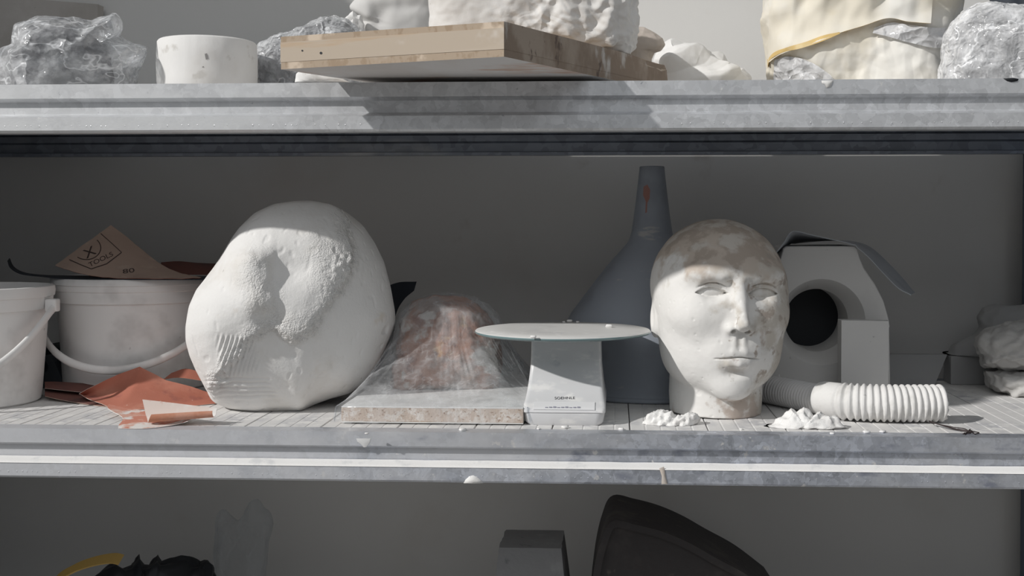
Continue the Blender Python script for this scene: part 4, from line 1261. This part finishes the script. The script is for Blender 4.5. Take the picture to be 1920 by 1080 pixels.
# little flakes on the deck
DECK_FLAKES = ['white plaster flake on the shelf edge in front of the chipboard middle', 'white plaster flake on the shelf edge right of the scale, before the crumbly lump',
               'speck of plaster on the shelf edge in front of the chipboard left end', 'speck of plaster on the shelf edge below the gap between chipboard and scale',
               'white plaster flake on the deck in front of the coated hose, left of two', 'white plaster flake on the deck in front of the coated hose, right of two',
               'speck of plaster on the shelf edge before the jagged shard pile', 'white plaster flake on the shelf edge in front of the scale base', 'speck of plaster on the deck in front of the mannequin neck']
rs = random.Random(8)
for k, (x, y, s) in enumerate(((868, 808, .0035), (1165, 806, .0028), (688, 814, .002), (1010, 805, .002), (1625, 812, .0035), (1655, 811, .003), (1560, 815, .0022), (1060, 803, .0035), (1390, 806, .002))):
    c = PZ(x, min(y, 814), 0.0)
    V, F = bevel_box((-s * 1.3, -s, 0), (s * 1.3, s, s), s * .35, 1, rotz=rs.random() * 3)
    V = V * np.array([1, 1, 1]) + .35 * s * np.c_[perlin(V * 300, k), perlin(V * 300, k + 3), np.zeros(len(V))]
    V = V + np.array(tuple(c)); V[:, 2] = np.maximum(V[:, 2], .0)
    set_props(obj('plaster_flake', V, F, M['plaster_rough'], loc=c), DECK_FLAKES[k], 'debris', 'plaster flakes on the deck')
# white splinter behind the hose
a = P(1452, 706, .285); b = P(1471, 733, .285)
V = np.array([(P(1460, 702, .28).x, .280, P(1460, 702, .28).z), (P(1456, 735, .28).x, .280, .0), (P(1471, 735, .28).x, .280, .0), (P(1462, 702, .284).x, .284, P(1460, 702, .28).z), (P(1456, 735, .284).x, .284, .0), (P(1471, 735, .284).x, .284, .0)])
set_props(obj('plaster_splinter', V, [(0, 1, 2), (3, 5, 4), (0, 3, 4, 1), (1, 4, 5, 2), (2, 5, 3, 0)], M['plaster'], loc=(a.x, .282, 0), smooth=False), 'thin pointed white splinter standing behind the mannequin head', 'debris')

# ------------------------------------------------------------------ cracked plaster lump at the right end
def lump(V, N): return .004 * fbm(V * 35, 120, 4) + .0035 * creases(V * np.array([.5, 1, 1.6]), 55, 121, 3)
LY = .40
t = thing('cracked_plaster_mould', (P(1920, 700, LY).x, LY, 0), 'two-part rough plaster lump with a dark seam at the right end', 'mould')
up = [(1826,646),(1832,630),(1850,618),(1885,606),(1930,600),(1990,606),(2030,640),(2035,690),(1990,694),(1960,690),(1920,693),(1885,692),(1850,689),(1840,685),(1840,665)]
lo = [(1846,697),(1885,697),(1920,698),(1960,697),(2030,697),(2030,730),(2005,752),(1985,766),(1940,768),(1920,757),(1905,752),(1893,756),(1888,740),(1872,733),(1856,727),(1850,712)]
obj('upper_half', *blob(up, (1925, 655), LY, .075, .08, n=140, m=70, e=.75, ey=.9, disp=lump), M['plaster_grey'], t, sharp=50)
obj('lower_half', *blob(lo, (1925, 722), LY, .072, .08, n=140, m=60, e=.75, ey=.9, disp=lump, zmin=.0003), M['plaster_grey'], t, sharp=50)
back = [(1762,682),(1772,668),(1782,650),(1800,640),(1822,628),(1832,612),(1830,594),(1842,578),(1865,570),(1900,572),(1960,568),(2020,590),(2030,650),(2000,690),(1900,692),(1860,690),(1830,686),(1800,688)]
zb = P(1800, 668, .485).z + .001
set_props(obj('plaster_lump', *blob(back, (1890, 640), .50, .05, .05, n=120, m=50, e=.8, disp=lambda V, N: .005 * fbm(V * 25, 130, 4), zmin=zb), M['grey_board'], loc=(P(1880, 660, .49).x, .49, zb)), 'dim grey lump resting on the low block behind the cracked mould', 'plaster')

# ================================================================== upper shelf
M['inner_clay'] = mat('dark_grey_clay', (.16, .16, .165), .7, layers=[((.36, .36, .36), 10, .50, .60), ((.10, .10, .11), 25, .6, .7)], bumps=[('noise', 60, .5, .005)])
M['film_bag'] = film('crinkled_clear_bag', .09, .36, streak=.60, sscale=26, stretch=(.55, 1, 1.3), rough=.12, bump=.8, bscale=55, rot=(0, .75, 0))
M['film_thin'] = film('thin_clear_wrap', .14, .45, streak=.45, sscale=34, stretch=(1, 1, .5), rough=.12, bump=.8, bscale=80)

def to_shelf(o):
    """carry an outline that the shelf edge hides on down to the shelf"""
    return [(x, 240 if y >= 148 else y) for x, y in o]
SKEW = np.array([[1, .0, .55], [.2, 1, .1], [-.15, .2, .45]])
def wrapped(name, label, outline, c, Y, df, db, inner_shrink, film_m, seed, amp=.006, freq=34, inner=None, n=260, m=110, zb=ZU, group=None):
    w = thing(name, (P(c[0], c[1], Y).x, Y, zb), label, 'bundle', group)
    outline = to_shelf(outline); inner = to_shelf(inner) if inner else None
    inn = [(c[0] + (x - c[0]) * inner_shrink, c[1] + (y - c[1]) * inner_shrink) for x, y in (inner or outline)]
    obj('clay_lump', *blob(inn, c, Y, df * .82, db * .82, n=120, m=60, e=.8, ey=.9, zmin=zb + .0006, disp=lambda V, N: .005 * fbm(V * 30, seed, 4)), M['inner_clay'], w)
    obj('plastic_film', *blob(outline, c, Y, df, db, n=n, m=m, e=.75, ey=.9, zmin=zb + .0002,
                              disp=lambda V, N: amp * creases(V @ SKEW, freq * .42, seed, 3, 1.0) + amp * .40 * creases(V @ SKEW, freq * 1.1, seed + 3, 2, .8)), film_m, w, sharp=38)
    return w
b1 = [(14,156),(2,130),(0,105),(6,92),(22,84),(25,60),(27,47),(45,38),(70,30),(100,33),(150,35),(172,42),(195,33),(215,27),(226,40),(228,55),(222,66),(205,66),(224,70),(250,82),(262,84),(276,88),(276,104),(266,118),(256,132),(248,156)]
b1i = [(14,156),(8,130),(8,108),(28,90),(32,60),(50,50),(100,45),(150,50),(180,65),(195,85),(215,110),(230,156)]
wrapped('wrapped_clay_bundle', 'grey clay bundle in a crinkled clear bag with two twisted ends', b1, (112, 104), .145, .085, .085, .93, M['film_bag'], 200, inner=b1i)

# plaster drum
M['drum'] = mat('chipped_plaster_drum', (.79, .78, .765), .85, layers=[((.72, .70, .675), 8, .5, .7), ((.62, .60, .57), 26, .62, .72)], bumps=[('noise', 70, .25, .002), ('noise', 300, .15, .001)], spec=.2)
dc = P(389, 110, .205)
rd = .0735
V, F = lathe([(0, 0), (rd - .002, 0), (rd, .002), (rd - .0005, .03), (rd + .0004, .06), (rd - .001, .0845), (rd - .0035, .0875), (rd - .010, .0885), (0, .0885)], (dc.x, .205, ZU), 120,
            wob=lambda th, z: .0009 * perlin(np.stack(np.broadcast_arrays(np.cos(th) * 2, np.sin(th) * 2, z * 25), -1), 150) + .0004 * perlin(np.stack(np.broadcast_arrays(np.cos(th) * 9, np.sin(th) * 9, z * 120), -1), 151))
dr = set_props(obj('plaster_drum', V, F, M['drum'], loc=(dc.x, .205, ZU), sharp=50), 'plain white plaster drum with a small dark chip on the top shelf', 'plaster')
M['chipmark'] = mat('grey_chip', (.30, .29, .285), .9)
decal('chip', [(384, 101), (388, 100), (391, 110), (386, 112)], [(0, 1, 2, 3)], dr, M['chipmark'], dr)
decal('chip', [(379, 125), (382, 124), (382.5, 126), (380, 127)], [(0, 1, 2, 3)], dr, M['chipmark'], dr)

# second wrapped bundle behind the board
b2 = [(448,156),(452,140),(462,118),(463,104),(480,88),(505,72),(535,62),(565,50),(600,36),(630,30),(652,36),(668,50),(685,70),(690,110),(690,156)]
wrapped('wrapped_clay_bundle', 'grey lump in thin clear wrap half hidden behind the wooden board', b2, (575, 120), .335, .065, .06, .92, M['film_thin'], 210, amp=.004, freq=45)

# wooden board sticking out over the shelf front
M['wood_core'] = mat('pale_pine_core', (.50, .42, .335), .75, layers=[((.55, .47, .38), 9, .45, .65, (.25, .25, 3)), ((.50, .38, .27), 30, .58, .7, (.15, .15, 2)), ((.68, .63, .58), 12, .58, .7)], bumps=[('noise', 60, .15, .001)])
M['wood_ply'] = mat('blockboard_veneer', (.43, .34, .255), .8, layers=[((.36, .27, .19), 60, .5, .62, (1.4, 1.4, .8)), ((.63, .52, .41), 22, .55, .66), ((.70, .66, .62), 10, .6, .7)], bumps=[('noise', 110, .3, .001)])
M['wood_side'] = mat('stained_board_side', (.30, .235, .185), .85, layers=[((.42, .35, .29), 14, .48, .62, (1, 1, .6)), ((.58, .55, .52), 22, .56, .66, (1, 1, .5)), ((.16, .12, .10), 45, .62, .70, (1, 1, .5))], bumps=[('noise', 90, .4, .002)])
M['wood_under'] = mat('plaster_stained_underside', (.76, .72, .69), .8, layers=[((.82, .80, .79), 6, .42, .58, (1, .5, 1)), ((.66, .48, .39), 9, .56, .68, (.6, 1.4, 1))])
bz0, bz1 = ZU + .0068, ZU + .0475
C0 = PZ(945, 106, bz0); C0 = Vector((C0.x, C0.y))
L0 = PZ(526, 130, bz0); L0 = Vector((L0.x, L0.y))
R0 = PZ(1150, 150.0, bz0); R0 = Vector((R0.x, R0.y))
rdir = (R0 - C0).normalized(); LEN = .42
R0 = C0 + rdir * LEN
B0 = L0 + rdir * LEN
wb_ = thing('wooden_board', ((C0.x + B0.x) / 2, (C0.y + B0.y) / 2, ZU), 'thick pine blockboard with plaster stains jutting out over the shelf front', 'board')
def slab4(z0, z1, inset, ms, name, nseg=24):
    cs = [C0, R0, B0, L0]
    cen = (C0 + R0 + B0 + L0) / 4
    cs = [c + (cen - c).normalized() * inset for c in cs]
    ring = []
    for i in range(4):
        for k in range(nseg): ring.append(cs[i] + (cs[(i + 1) % 4] - cs[i]) * k / nseg)
    n = len(ring)
    V = [(q.x, q.y, z0) for q in ring] + [(q.x, q.y, z1) for q in ring]
    F = [(i, (i + 1) % n, (i + 1) % n + n, i + n) for i in range(n)] + [list(range(n))[::-1], list(range(n, 2 * n))]
    mi = [1 if i < nseg else 0 for i in range(n)] + [2, 0]
    V = np.array(V)
    far = sstep(.28, .42, np.hypot(V[:, 0] - C0.x, V[:, 1] - C0.y)) * (np.arange(len(V)) % n < nseg + 1)
    V[:, 0] += far * .006 * perlin(V * 60, 160); V[:, 2] -= far * np.where(V[:, 2] > (bz0 + bz1) / 2, .004, 0) * (1 + perlin(V * 50, 161))
    return obj(name, V, F, ms, wb_, midx=mi, smooth=False)
slab4(bz0, bz0 + .0088, .0006, [M['wood_ply'], M['wood_side'], M['wood_under']], 'veneer')
core = slab4(bz0 + .0088, bz1 - .0072, .0, [M['wood_core'], M['wood_side'], M['wood_core']], 'core')
slab4(bz1 - .0072, bz1, .0005, [M['wood_ply'], M['wood_side'], M['wood_ply']], 'veneer')
for k in (.82,):
    a_ = C0 + (R0 - C0) * k + (L0 - C0) * .1; b_ = C0 + (R0 - C0) * k + (L0 - C0) * .9
    dv = (b_ - a_); c_ = (a_ + b_) / 2
    if c_.y < .0: c_ = c_ + (R0 - C0).normalized() * .10
    V, F = bevel_box((c_.x - dv.length / 2, c_.y - .012, ZU + .0002), (c_.x + dv.length / 2, c_.y + .012, bz0 - .0001), .001, 1, rotz=math.atan2(dv.y, dv.x))
    obj('batten', V, F, M['wood_side'], wb_, smooth=False)
for (x, y, r_) in ((602, 99.5, 2.6), (567, 95, 1.8)):
    cpts = [(x + r_ * math.cos(a), y + r_ * .95 * math.sin(a)) for a in np.linspace(0, 2 * math.pi, 12, endpoint=False)]
    decal('nail_hole', cpts, [list(range(12))], core, M['black'], core, .0003)

# white block standing on the board
wbk = [(806,-90),(806,0),(811,30),(810,60),(830,84),(946,80),(1010,84),(1060,86),(1100,92),(1150,98),(1172,97),(1186,88),(1190,40),(1192,-90)]
def wrap_disp(V, N):
    x, y = px_of(V)
    k = sstep(880, 1080, x)
    return (.0040 * ridged(V * np.array([1, 1, .5]), 24, 170, 2) + .0040 * creases(V @ SKEW, 34, 171, 2, 1.2) + .0015 * creases(V, 90, 174, 2, .8)) * (.14 + .86 * k) + .0018 * fbm(V * 26, 172, 3)
zbk = bz1 + .0002
set_props(obj('plaster_block', *blob(wbk, (1000, 0), .115, .095, .10, n=460, m=220, e=.45, ey=.55, disp=wrap_disp, zmin=zbk), M['plaster'], loc=(P(1000, 0, .115).x, .115, zbk), sharp=45),
          'big white plaster block with a wrinkled skin standing on the wooden board', 'plaster')
# smooth plaster face fragment lying to the left of the block
fr = [(655,12),(665,2),(690,-8),(740,-30),(800,-40),(830,-30),(830,150),(740,150),(690,120),(684,66),(678,50),(682,38),(672,27),(660,22)]
def frag(V, N):
    x, y = px_of(V)
    g = lambda cx_, cy_, sx, sy: np.exp(-.5 * (((x - cx_) / sx) ** 2 + ((y - cy_) / sy) ** 2))
    return .010 * g(700, 0, 22, 10) - .010 * g(712, 34, 14, 18) + .006 * g(690, 45, 8, 20) - .006 * g(760, 10, 30, 10) + .004 * fbm(V * 14, 180, 3)
set_props(obj('face_fragment', *blob(to_shelf(fr), (750, 50), .49, .05, .06, n=220, m=100, e=.75, disp=frag, smooth_r=3, zmin=ZU + .0002), M['mould'], loc=(P(750, 60, .49).x, .49, ZU)),
          'smooth rounded plaster face fragment lying left of the white block', 'sculpture')
sc = [(640,40),(660,22),(676,30),(684,48),(682,80),(676,160),(640,160),(643,60)]
set_props(obj('plaster_scrap', *blob(to_shelf(sc), (664, 70), .425, .012, .012, n=60, m=24, e=.6, disp=lambda V, N: .003 * creases(V, 60, 185, 3), zmin=ZU + .0002), M['plaster'], loc=(P(664, 70, .425).x, .425, ZU), sharp=30), 'small white plaster scrap between the wrapped lump and the face fragment', 'plaster')
# plaster lump under the left side of the board
sc = [(553,154),(555,140),(560,134),(580,136),(610,142),(640,147),(655,154)]
set_props(obj('plaster_scrap', *blob(sc, (590, 149), .035, .012, .02, n=60, m=24, e=.8, disp=lambda V, N: .0012 * creases(V, 90, 187, 3), zmin=ZU + .0002), M['plaster'], loc=(P(590, 149, .035).x, .035, ZU), sharp=30), 'small white plaster scrap under the left corner of the board', 'plaster')

# mushroom-like plaster piece right of the block
mu = [(1165,160),(1176,110),(1180,84),(1150,80),(1150,56),(1184,50),(1208,52),(1230,62),(1243,72),(1246,84),(1238,94),(1226,98),(1222,110),(1226,160)]
M['mush'] = mat('brownish_plaster', (.52, .46, .41), .85, layers=[((.62, .57, .52), 10, .45, .65)], bumps=[('noise', 80, .3, .002)])
set_props(obj('plaster_stump', *blob(to_shelf(mu), (1197, 92), .33, .045, .045, n=180, m=80, e=.85, disp=lambda V, N: .0025 * fbm(V * 30, 190, 3), smooth_r=1, zmin=ZU + .0002), M['mush'], loc=(P(1197, 100, .33).x, .33, ZU)), 'brownish mushroom-shaped plaster piece beside the white block', 'plaster')
# crumpled white sheet
ws = [(1222,156),(1228,110),(1236,88),(1258,76),(1285,80),(1318,88),(1345,102),(1368,118),(1374,124),(1392,128),(1400,146),(1404,156)]
M['white_bag'] = mat('white_bag_plastic', (.80, .79, .775), .38, layers=[((.74, .73, .71), 10, .5, .7)], bumps=[('noise', 50, .15, .002)])
set_props(obj('white_bag', *blob(to_shelf(ws), (1300, 135), .44, .07, .06, n=240, m=110, e=.9, disp=lambda V, N: .011 * creases(V * np.array([1, 1, 1.3]), 15, 195, 3, .7) + .0015 * fbm(V * 30, 196, 3), zmin=ZU + .0002), M['white_bag'], loc=(P(1300, 140, .44).x, .44, ZU), sharp=40), 'crumpled white plastic bag lying flat behind the board end', 'bag')

# ------------------------------------------------------------------ cream paper parcel
M['cream'] = mat('cream_wax_paper', (.79, .735, .62), .6, layers=[((.80, .78, .73), 6, .42, .62), ((.74, .64, .46), 7, .58, .72)], bumps=[('noise', 25, .12, .004)])
M['tape'] = mat('yellow_torn_edge', (.74, .53, .22), .7, layers=[((.82, .66, .38), 20, .5, .7)])
PY = .30
par = thing('paper_parcel', (P(1610, 150, PY).x, PY, ZU), 'large cream paper parcel with a yellow torn edge and plastic wrapping', 'parcel')
pb = [(1446,158),(1441,120),(1440,60),(1440,-90),(1800,-90),(1796,40),(1786,100),(1772,158)]
def pdisp(V, N):
    q = np.stack([(.82 * V[:, 0] + .57 * V[:, 2]) * .42, V[:, 1] * .6, (-.57 * V[:, 0] + .82 * V[:, 2]) * 1.25], -1)
    q2 = np.stack([(.82 * V[:, 0] - .57 * V[:, 2]) * .5, V[:, 1] * .6, (.57 * V[:, 0] + .82 * V[:, 2]) * 1.1], -1)
    return .0085 * creases(q, 11, 220, 2, .6) + .0045 * creases(q2, 20, 221, 2, .6) + .0015 * creases(V, 45, 223, 2, .5) + .0012 * fbm(V * 40, 222, 3)
body_p = obj('paper_body', *blob(to_shelf(pb), (1615, 50), PY, .115, .11, n=520, m=250, e=.5, ey=.6, disp=pdisp, zmin=ZU + .0003), M['cream'], par, sharp=42)
bt = bvh_of(body_p)
def drape(edge_a, edge_b, off, nu=70, nv=14, lift=None):
    """sheet lying a little off the parcel between two pixel polylines"""
    a = spline([Vector((x, y, 0)) for x, y in edge_a], nu); b = spline([Vector((x, y, 0)) for x, y in edge_b], nu)
    S = np.empty((nu, nv, 3))
    for i in range(nu):
        for j in range(nv):
            w = j / (nv - 1)
            x, y = a[i, 0] * (1 - w) + b[i, 0] * w, a[i, 1] * (1 - w) + b[i, 1] * w
            d = ray(x, y).normalized()
            h, nn, _, dist = bt.ray_cast(CAM, d)
            if h is None: h = P(x, y, PY - .03)
            S[i, j] = tuple(h - d * (off if lift is None else off + lift(i / (nu - 1), w)))
    for _ in range(2):
        S[1:-1, :, 1] = .25 * S[:-2, :, 1] + .5 * S[1:-1, :, 1] + .25 * S[2:, :, 1]
    return S
S = drape([(1441, 118), (1460, 104), (1490, 92), (1530, 80), (1574, 62), (1620, 48), (1665, 34), (1700, 40), (1745, 44)],
          [(1442, -20), (1470, -20), (1500, -20), (1540, -20), (1580, -20), (1625, -20), (1670, -20), (1705, -20), (1750, -20)], .006, lift=lambda u, w: .007 * (1 - w) ** 3)
S[..., 1] += .007 * creases(S.reshape(-1, 3), 17, 225, 2, .5).reshape(S.shape[:2]) * np.linspace(.2, 1, S.shape[1])[None]
sheet(S, .0008, M['cream'], M['tape'], 'paper_flap', par, edge=M['tape'])
S = drape([(1440, 127), (1444, 112), (1468, 98), (1500, 91), (1540, 78), (1575, 63)], [(1439, 112), (1452, 98), (1478, 88), (1512, 78), (1545, 66), (1574, 60)], .0135, 40, 4)
sheet(S, .0006, M['tape'], M['tape'], 'yellow_edge', par)
M['film_white'] = film('milky_plastic_wrap', .50, .35, (.86, .86, .87), .12, .4, 25, (1, 1, 1), .9, 60)
S = drape([(1450, 150), (1490, 151), (1530, 150), (1566, 150)], [(1452, 112), (1480, 106), (1520, 116), (1556, 140)], .004, 36, 16)
S[..., 1] += .004 * creases(S.reshape(-1, 3), 40, 227, 3, .8).reshape(S.shape[:2])
sheet(S, .0004, M['film_white'], M['film_white'], 'plastic_wrap', par)
S = drape([(1636, 62), (1670, 70), (1700, 78), (1740, 88), (1768, 90)], [(1640, 52), (1672, 42), (1705, 46), (1740, 52), (1775, 52)], .006, 40, 12)
S[..., 1] += .0035 * creases(S.reshape(-1, 3), 40, 228, 3, .8).reshape(S.shape[:2])
sheet(S, .0004, M['film_white'], M['film_white'], 'plastic_wrap', par)

# wrapped silver ball
M['film_ball'] = film('glossy_shrink_wrap', .30, .5, (.88, .885, .90), .12, .6, 24, (1, 1, 1), .42, 90)
b3 = [(1768,158),(1759,146),(1760,130),(1766,116),(1765,92),(1770,68),(1784,42),(1806,22),(1832,8),(1862,4),(1900,8),(1960,14),(2000,50),(2012,110),(2000,158)]
wrapped('wrapped_clay_ball', 'round lump in glossy crinkled wrap at the right end of the top shelf', b3, (1885, 92), .105, .07, .06, .90, M['film_ball'], 230, amp=.0022, freq=70)
# dark bag behind it
db_ = [(1850,158),(1852,60),(1856,-10),(1880,-40),(2060,-40),(2060,158)]
set_props(obj('dark_bag', *blob(to_shelf(db_), (1960, 60), .40, .06, .08, n=100, m=50, e=.6, disp=lambda V, N: .006 * creases(V, 20, 240, 3), zmin=ZU + .0002), M['dark_sheet'], loc=(P(1960, 60, .40).x, .40, ZU), sharp=40), 'dark bag standing behind the wrapped ball', 'bag')
# stained slab leaning in the back left corner
M['stained'] = mat('stained_plaster_slab', (.47, .44, .41), .85, layers=[((.40, .37, .34), 6, .45, .65), ((.27, .25, .24), 30, .64, .72), ((.53, .50, .47), 9, .55, .7)], bumps=[('noise', 40, .3, .003)])
a, b = P(-60, 150, .54), P(176, 150, .54)
so = [(a.x, ZU), (b.x + .03, ZU), (b.x + .008, ZU + .05), (b.x - .004, ZU + .11), (b.x - .012, ZU + .22), (a.x, ZU + .24)]
n = len(so)
V = np.array([(x, .535 + .22 * (z - ZU), z) for x, z in so] + [(x, .56 + .22 * (z - ZU), z) for x, z in so])
F = [list(range(n)), list(range(n, 2 * n))[::-1]] + [((i + 1) % n, i, i + n, (i + 1) % n + n) for i in range(n)]
set_props(obj('plaster_slab', V, F, M['stained'], loc=((a.x + b.x) / 2, .55, ZU), smooth=False), 'stained beige plaster slab leaning on the wall in the back left corner', 'slab')

M['drip_grey'] = mat('thin_plaster_run', (.66, .66, .66), .8)
# drips of plaster and a dark blot on the beams
def drip(name, outl, Y, label, m, t=.0022):
    W = A([P(x, y, Y) for x, y in outl]); n = len(W)
    c = W.mean(0)
    V = np.vstack([W, c + (W - c) * .72 + np.array([0, -t * .8, 0]), [c + np.array([0, -t, 0])]])
    F = [((i + 1) % n, i, i + n, (i + 1) % n + n) for i in range(n)] + [((i + 1) % n + n, i + n, 2 * n) for i in range(n)]
    return set_props(obj(name, V, [f[::-1] for f in F], m, loc=tuple(c)), label, 'plaster')
drip('plaster_drip', [(869,906),(873,899),(880,893),(887,891),(894,894),(902,900),(906,906),(888,907)], -.0078, 'white plaster dollop on the lower edge of the middle beam', M['plaster'], .005)
drip('plaster_drip', [(1540,151),(1562,150),(1560,157),(1556,163),(1549,165),(1546,158),(1541,156)], -.0002, 'white plaster drip on the top beam below the parcel', M['plaster'])
drip('plaster_drip', [(668,822),(695,822),(693,830),(687,838),(682,839),(676,832),(670,828)], -.0002, 'pale plaster run on the middle beam below the chipboard', M['drip_grey'], .0007)
drip('plaster_drip', [(1236,878),(1245,875),(1248,892),(1252,908),(1240,908),(1241,893)], -.0078, 'brownish drip on the middle beam below the crumbly lump', M['mush'], .002)
drip('dark_blot', [(1881,147),(1900,146),(1910,148),(1908,152),(1897,154),(1888,152)], -.0002, 'small black blot on the top beam at the right', M['black'])

# ================================================================== lower shelf
M['block'] = mat('grey_concrete', (.25, .25, .255), .9, layers=[((.32, .32, .32), 12, .5, .65), ((.16, .16, .17), 40, .6, .7)], bumps=[('noise', 120, .5, .003)])
bY = .20
def zpx(y, Y): return P(960, y, Y).z
zt_ = zpx(1027, bY)
x0, x1 = P(936, 1027, bY).x, P(1052, 1027, bY).x
bm = bmesh.new(); bmesh.ops.create_cube(bm, size=1.0)
bmesh.ops.subdivide_edges(bm, edges=bm.edges[:], cuts=7, use_grid_fill=True)
V = []
for v in bm.verts:
    u, d_, w_ = v.co.x, v.co.y, v.co.z + .5
    half = (x1 - x0) / 2 * (1 + .62 * (1 - w_)); 
    V.append(((x0 + x1) / 2 + u * 2 * half, bY + .05 + d_ * .10 * (1 + .4 * (1 - w_)), ZL + (zt_ - ZL) * w_))
bm.verts.index_update()
F = [[v.index for v in f.verts] for f in bm.faces]; bm.free()
V = np.array(V); V += (.002 * fbm(V * 45, 250, 3))[:, None] * np.array([1, -.5, 0])
set_props(obj('concrete_block', V, F, M['block'], loc=((x0 + x1) / 2, bY + .05, ZL), smooth=True, sharp=40), 'tapered grey concrete block on the lower shelf', 'block')
# arched dark shell
M['shell'] = mat('dark_brown_rubber', (.045, .040, .040), .7, layers=[((.085, .075, .07), 10, .5, .7), ((.10, .085, .075), 40, .62, .72)], bumps=[('noise', 60, .4, .003)])
sY = .16
top_e = spline([P(1112, 1130, sY), P(1120, 1070, sY), P(1132, 1020, sY), P(1150, 984, sY), P(1190, 990, sY + .01), P(1240, 1003, sY + .02), P(1290, 1024, sY + .03), P(1340, 1052, sY + .04), P(1400, 1085, sY + .05), P(1460, 1130, sY + .06)], 60)
zs_ = top_e[:, 2]
S = np.empty((60, 14, 3))
for j in range(14):
    w_ = j / 13
    S[:, j] = top_e; S[:, j, 1] += .20 * w_; S[:, j, 2] = np.maximum(ZL + .0065, top_e[:, 2] - .01 * w_)
sh = thing('dark_shell', (P(1280, 1080, sY).x, sY + .1, ZL), 'dark curved rubber shell arching up on the lower shelf', 'mould')
S2 = S.copy()
ext = np.array([[top_e[0, 0] - .01, 0, ZL + .001]]); 
first = S2[:1].copy(); first[..., 2] = ZL + .0065; last_ = S2[-1:].copy(); last_[..., 2] = ZL + .0065; last_[..., 0] += .10
sheet(np.concatenate([first, S2, last_]), .010, M['shell'], M['shell'], 'arch', sh)
# front wall of the shell
fw = np.empty((60, 10, 3))
for j in range(10):
    w_ = j / 9
    fw[:, j] = top_e; fw[:, j, 1] += .012 + .01 * w_; fw[:, j, 2] = (top_e[:, 2] - .004) * (1 - w_) + (ZL + .0065) * w_
sheet(fw, .006, M['shell'], M['shell'], 'front_wall', sh)
# upright clear bag
M['film_dim'] = film('limp_clear_bag', .03, .22, (.5, .53, .55), .25, .16, 20, (1, 1, .4), .6, 30)
cb = [(398,1330),(402,1100),(404,1010),(404,975),(410,962),(420,956),(432,966),(446,973),(458,966),(464,950),(468,936),(478,935),(494,944),(506,958),(509,985),(504,1020),(498,1060),(494,1330)]
set_props(obj('clear_bag', *blob(cb, (452, 1120), .42, .035, .035, n=220, m=80, e=.7, disp=lambda V, N: .006 * creases(V * np.array([1.6, 1, .7]), 20, 260, 3, .8), zmin=ZL + .0003), M['film_dim'], loc=(P(452, 1100, .42).x, .42, ZL), sharp=45), 'limp clear plastic bag standing upright on the lower shelf', 'bag')
# black crumpled bag and yellow strap
kb = [(150,1380),(165,1110),(176,1082),(200,1060),(215,1052),(228,1068),(246,1062),(262,1042),(266,1060),(282,1058),(296,1040),(300,1052),(320,1046),(340,1044),(362,1050),(376,1056),(388,1050),(400,1062),(402,1110),(410,1380)]
set_props(obj('black_bag', *blob(kb, (285, 1180), .30, .06, .06, n=240, m=80, e=.75, disp=lambda V, N: .007 * creases(V, 28, 270, 3, .8), zmin=ZL + .0003), M['black'], loc=(P(285, 1150, .30).x, .30, ZL), sharp=30), 'black crumpled bag with a ragged top on the lower shelf', 'bag')
M['yellow'] = mat('dull_yellow_plastic', (.40, .26, .07), .6)
ys = spline([P(40, 1330, .20), P(60, 1180, .20), P(90, 1100, .20), P(130, 1070, .205), P(170, 1055, .21), P(205, 1049, .215), P(222, 1052, .22)], 40)
ys[0, 2] = ZL + .001
S = np.stack([ys + np.array([0, 0, -.006]), ys + np.array([.004, .012, .006])], 1)
S[..., 2] = np.maximum(S[..., 2], ZL + .0012)
set_props(sheet(S, .003, M['yellow'], M['yellow'], 'yellow_strap', None, (P(60, 1180, .20).x, .20, ZL)), 'dull yellow plastic strap bowing up beside the black bag', 'strap')
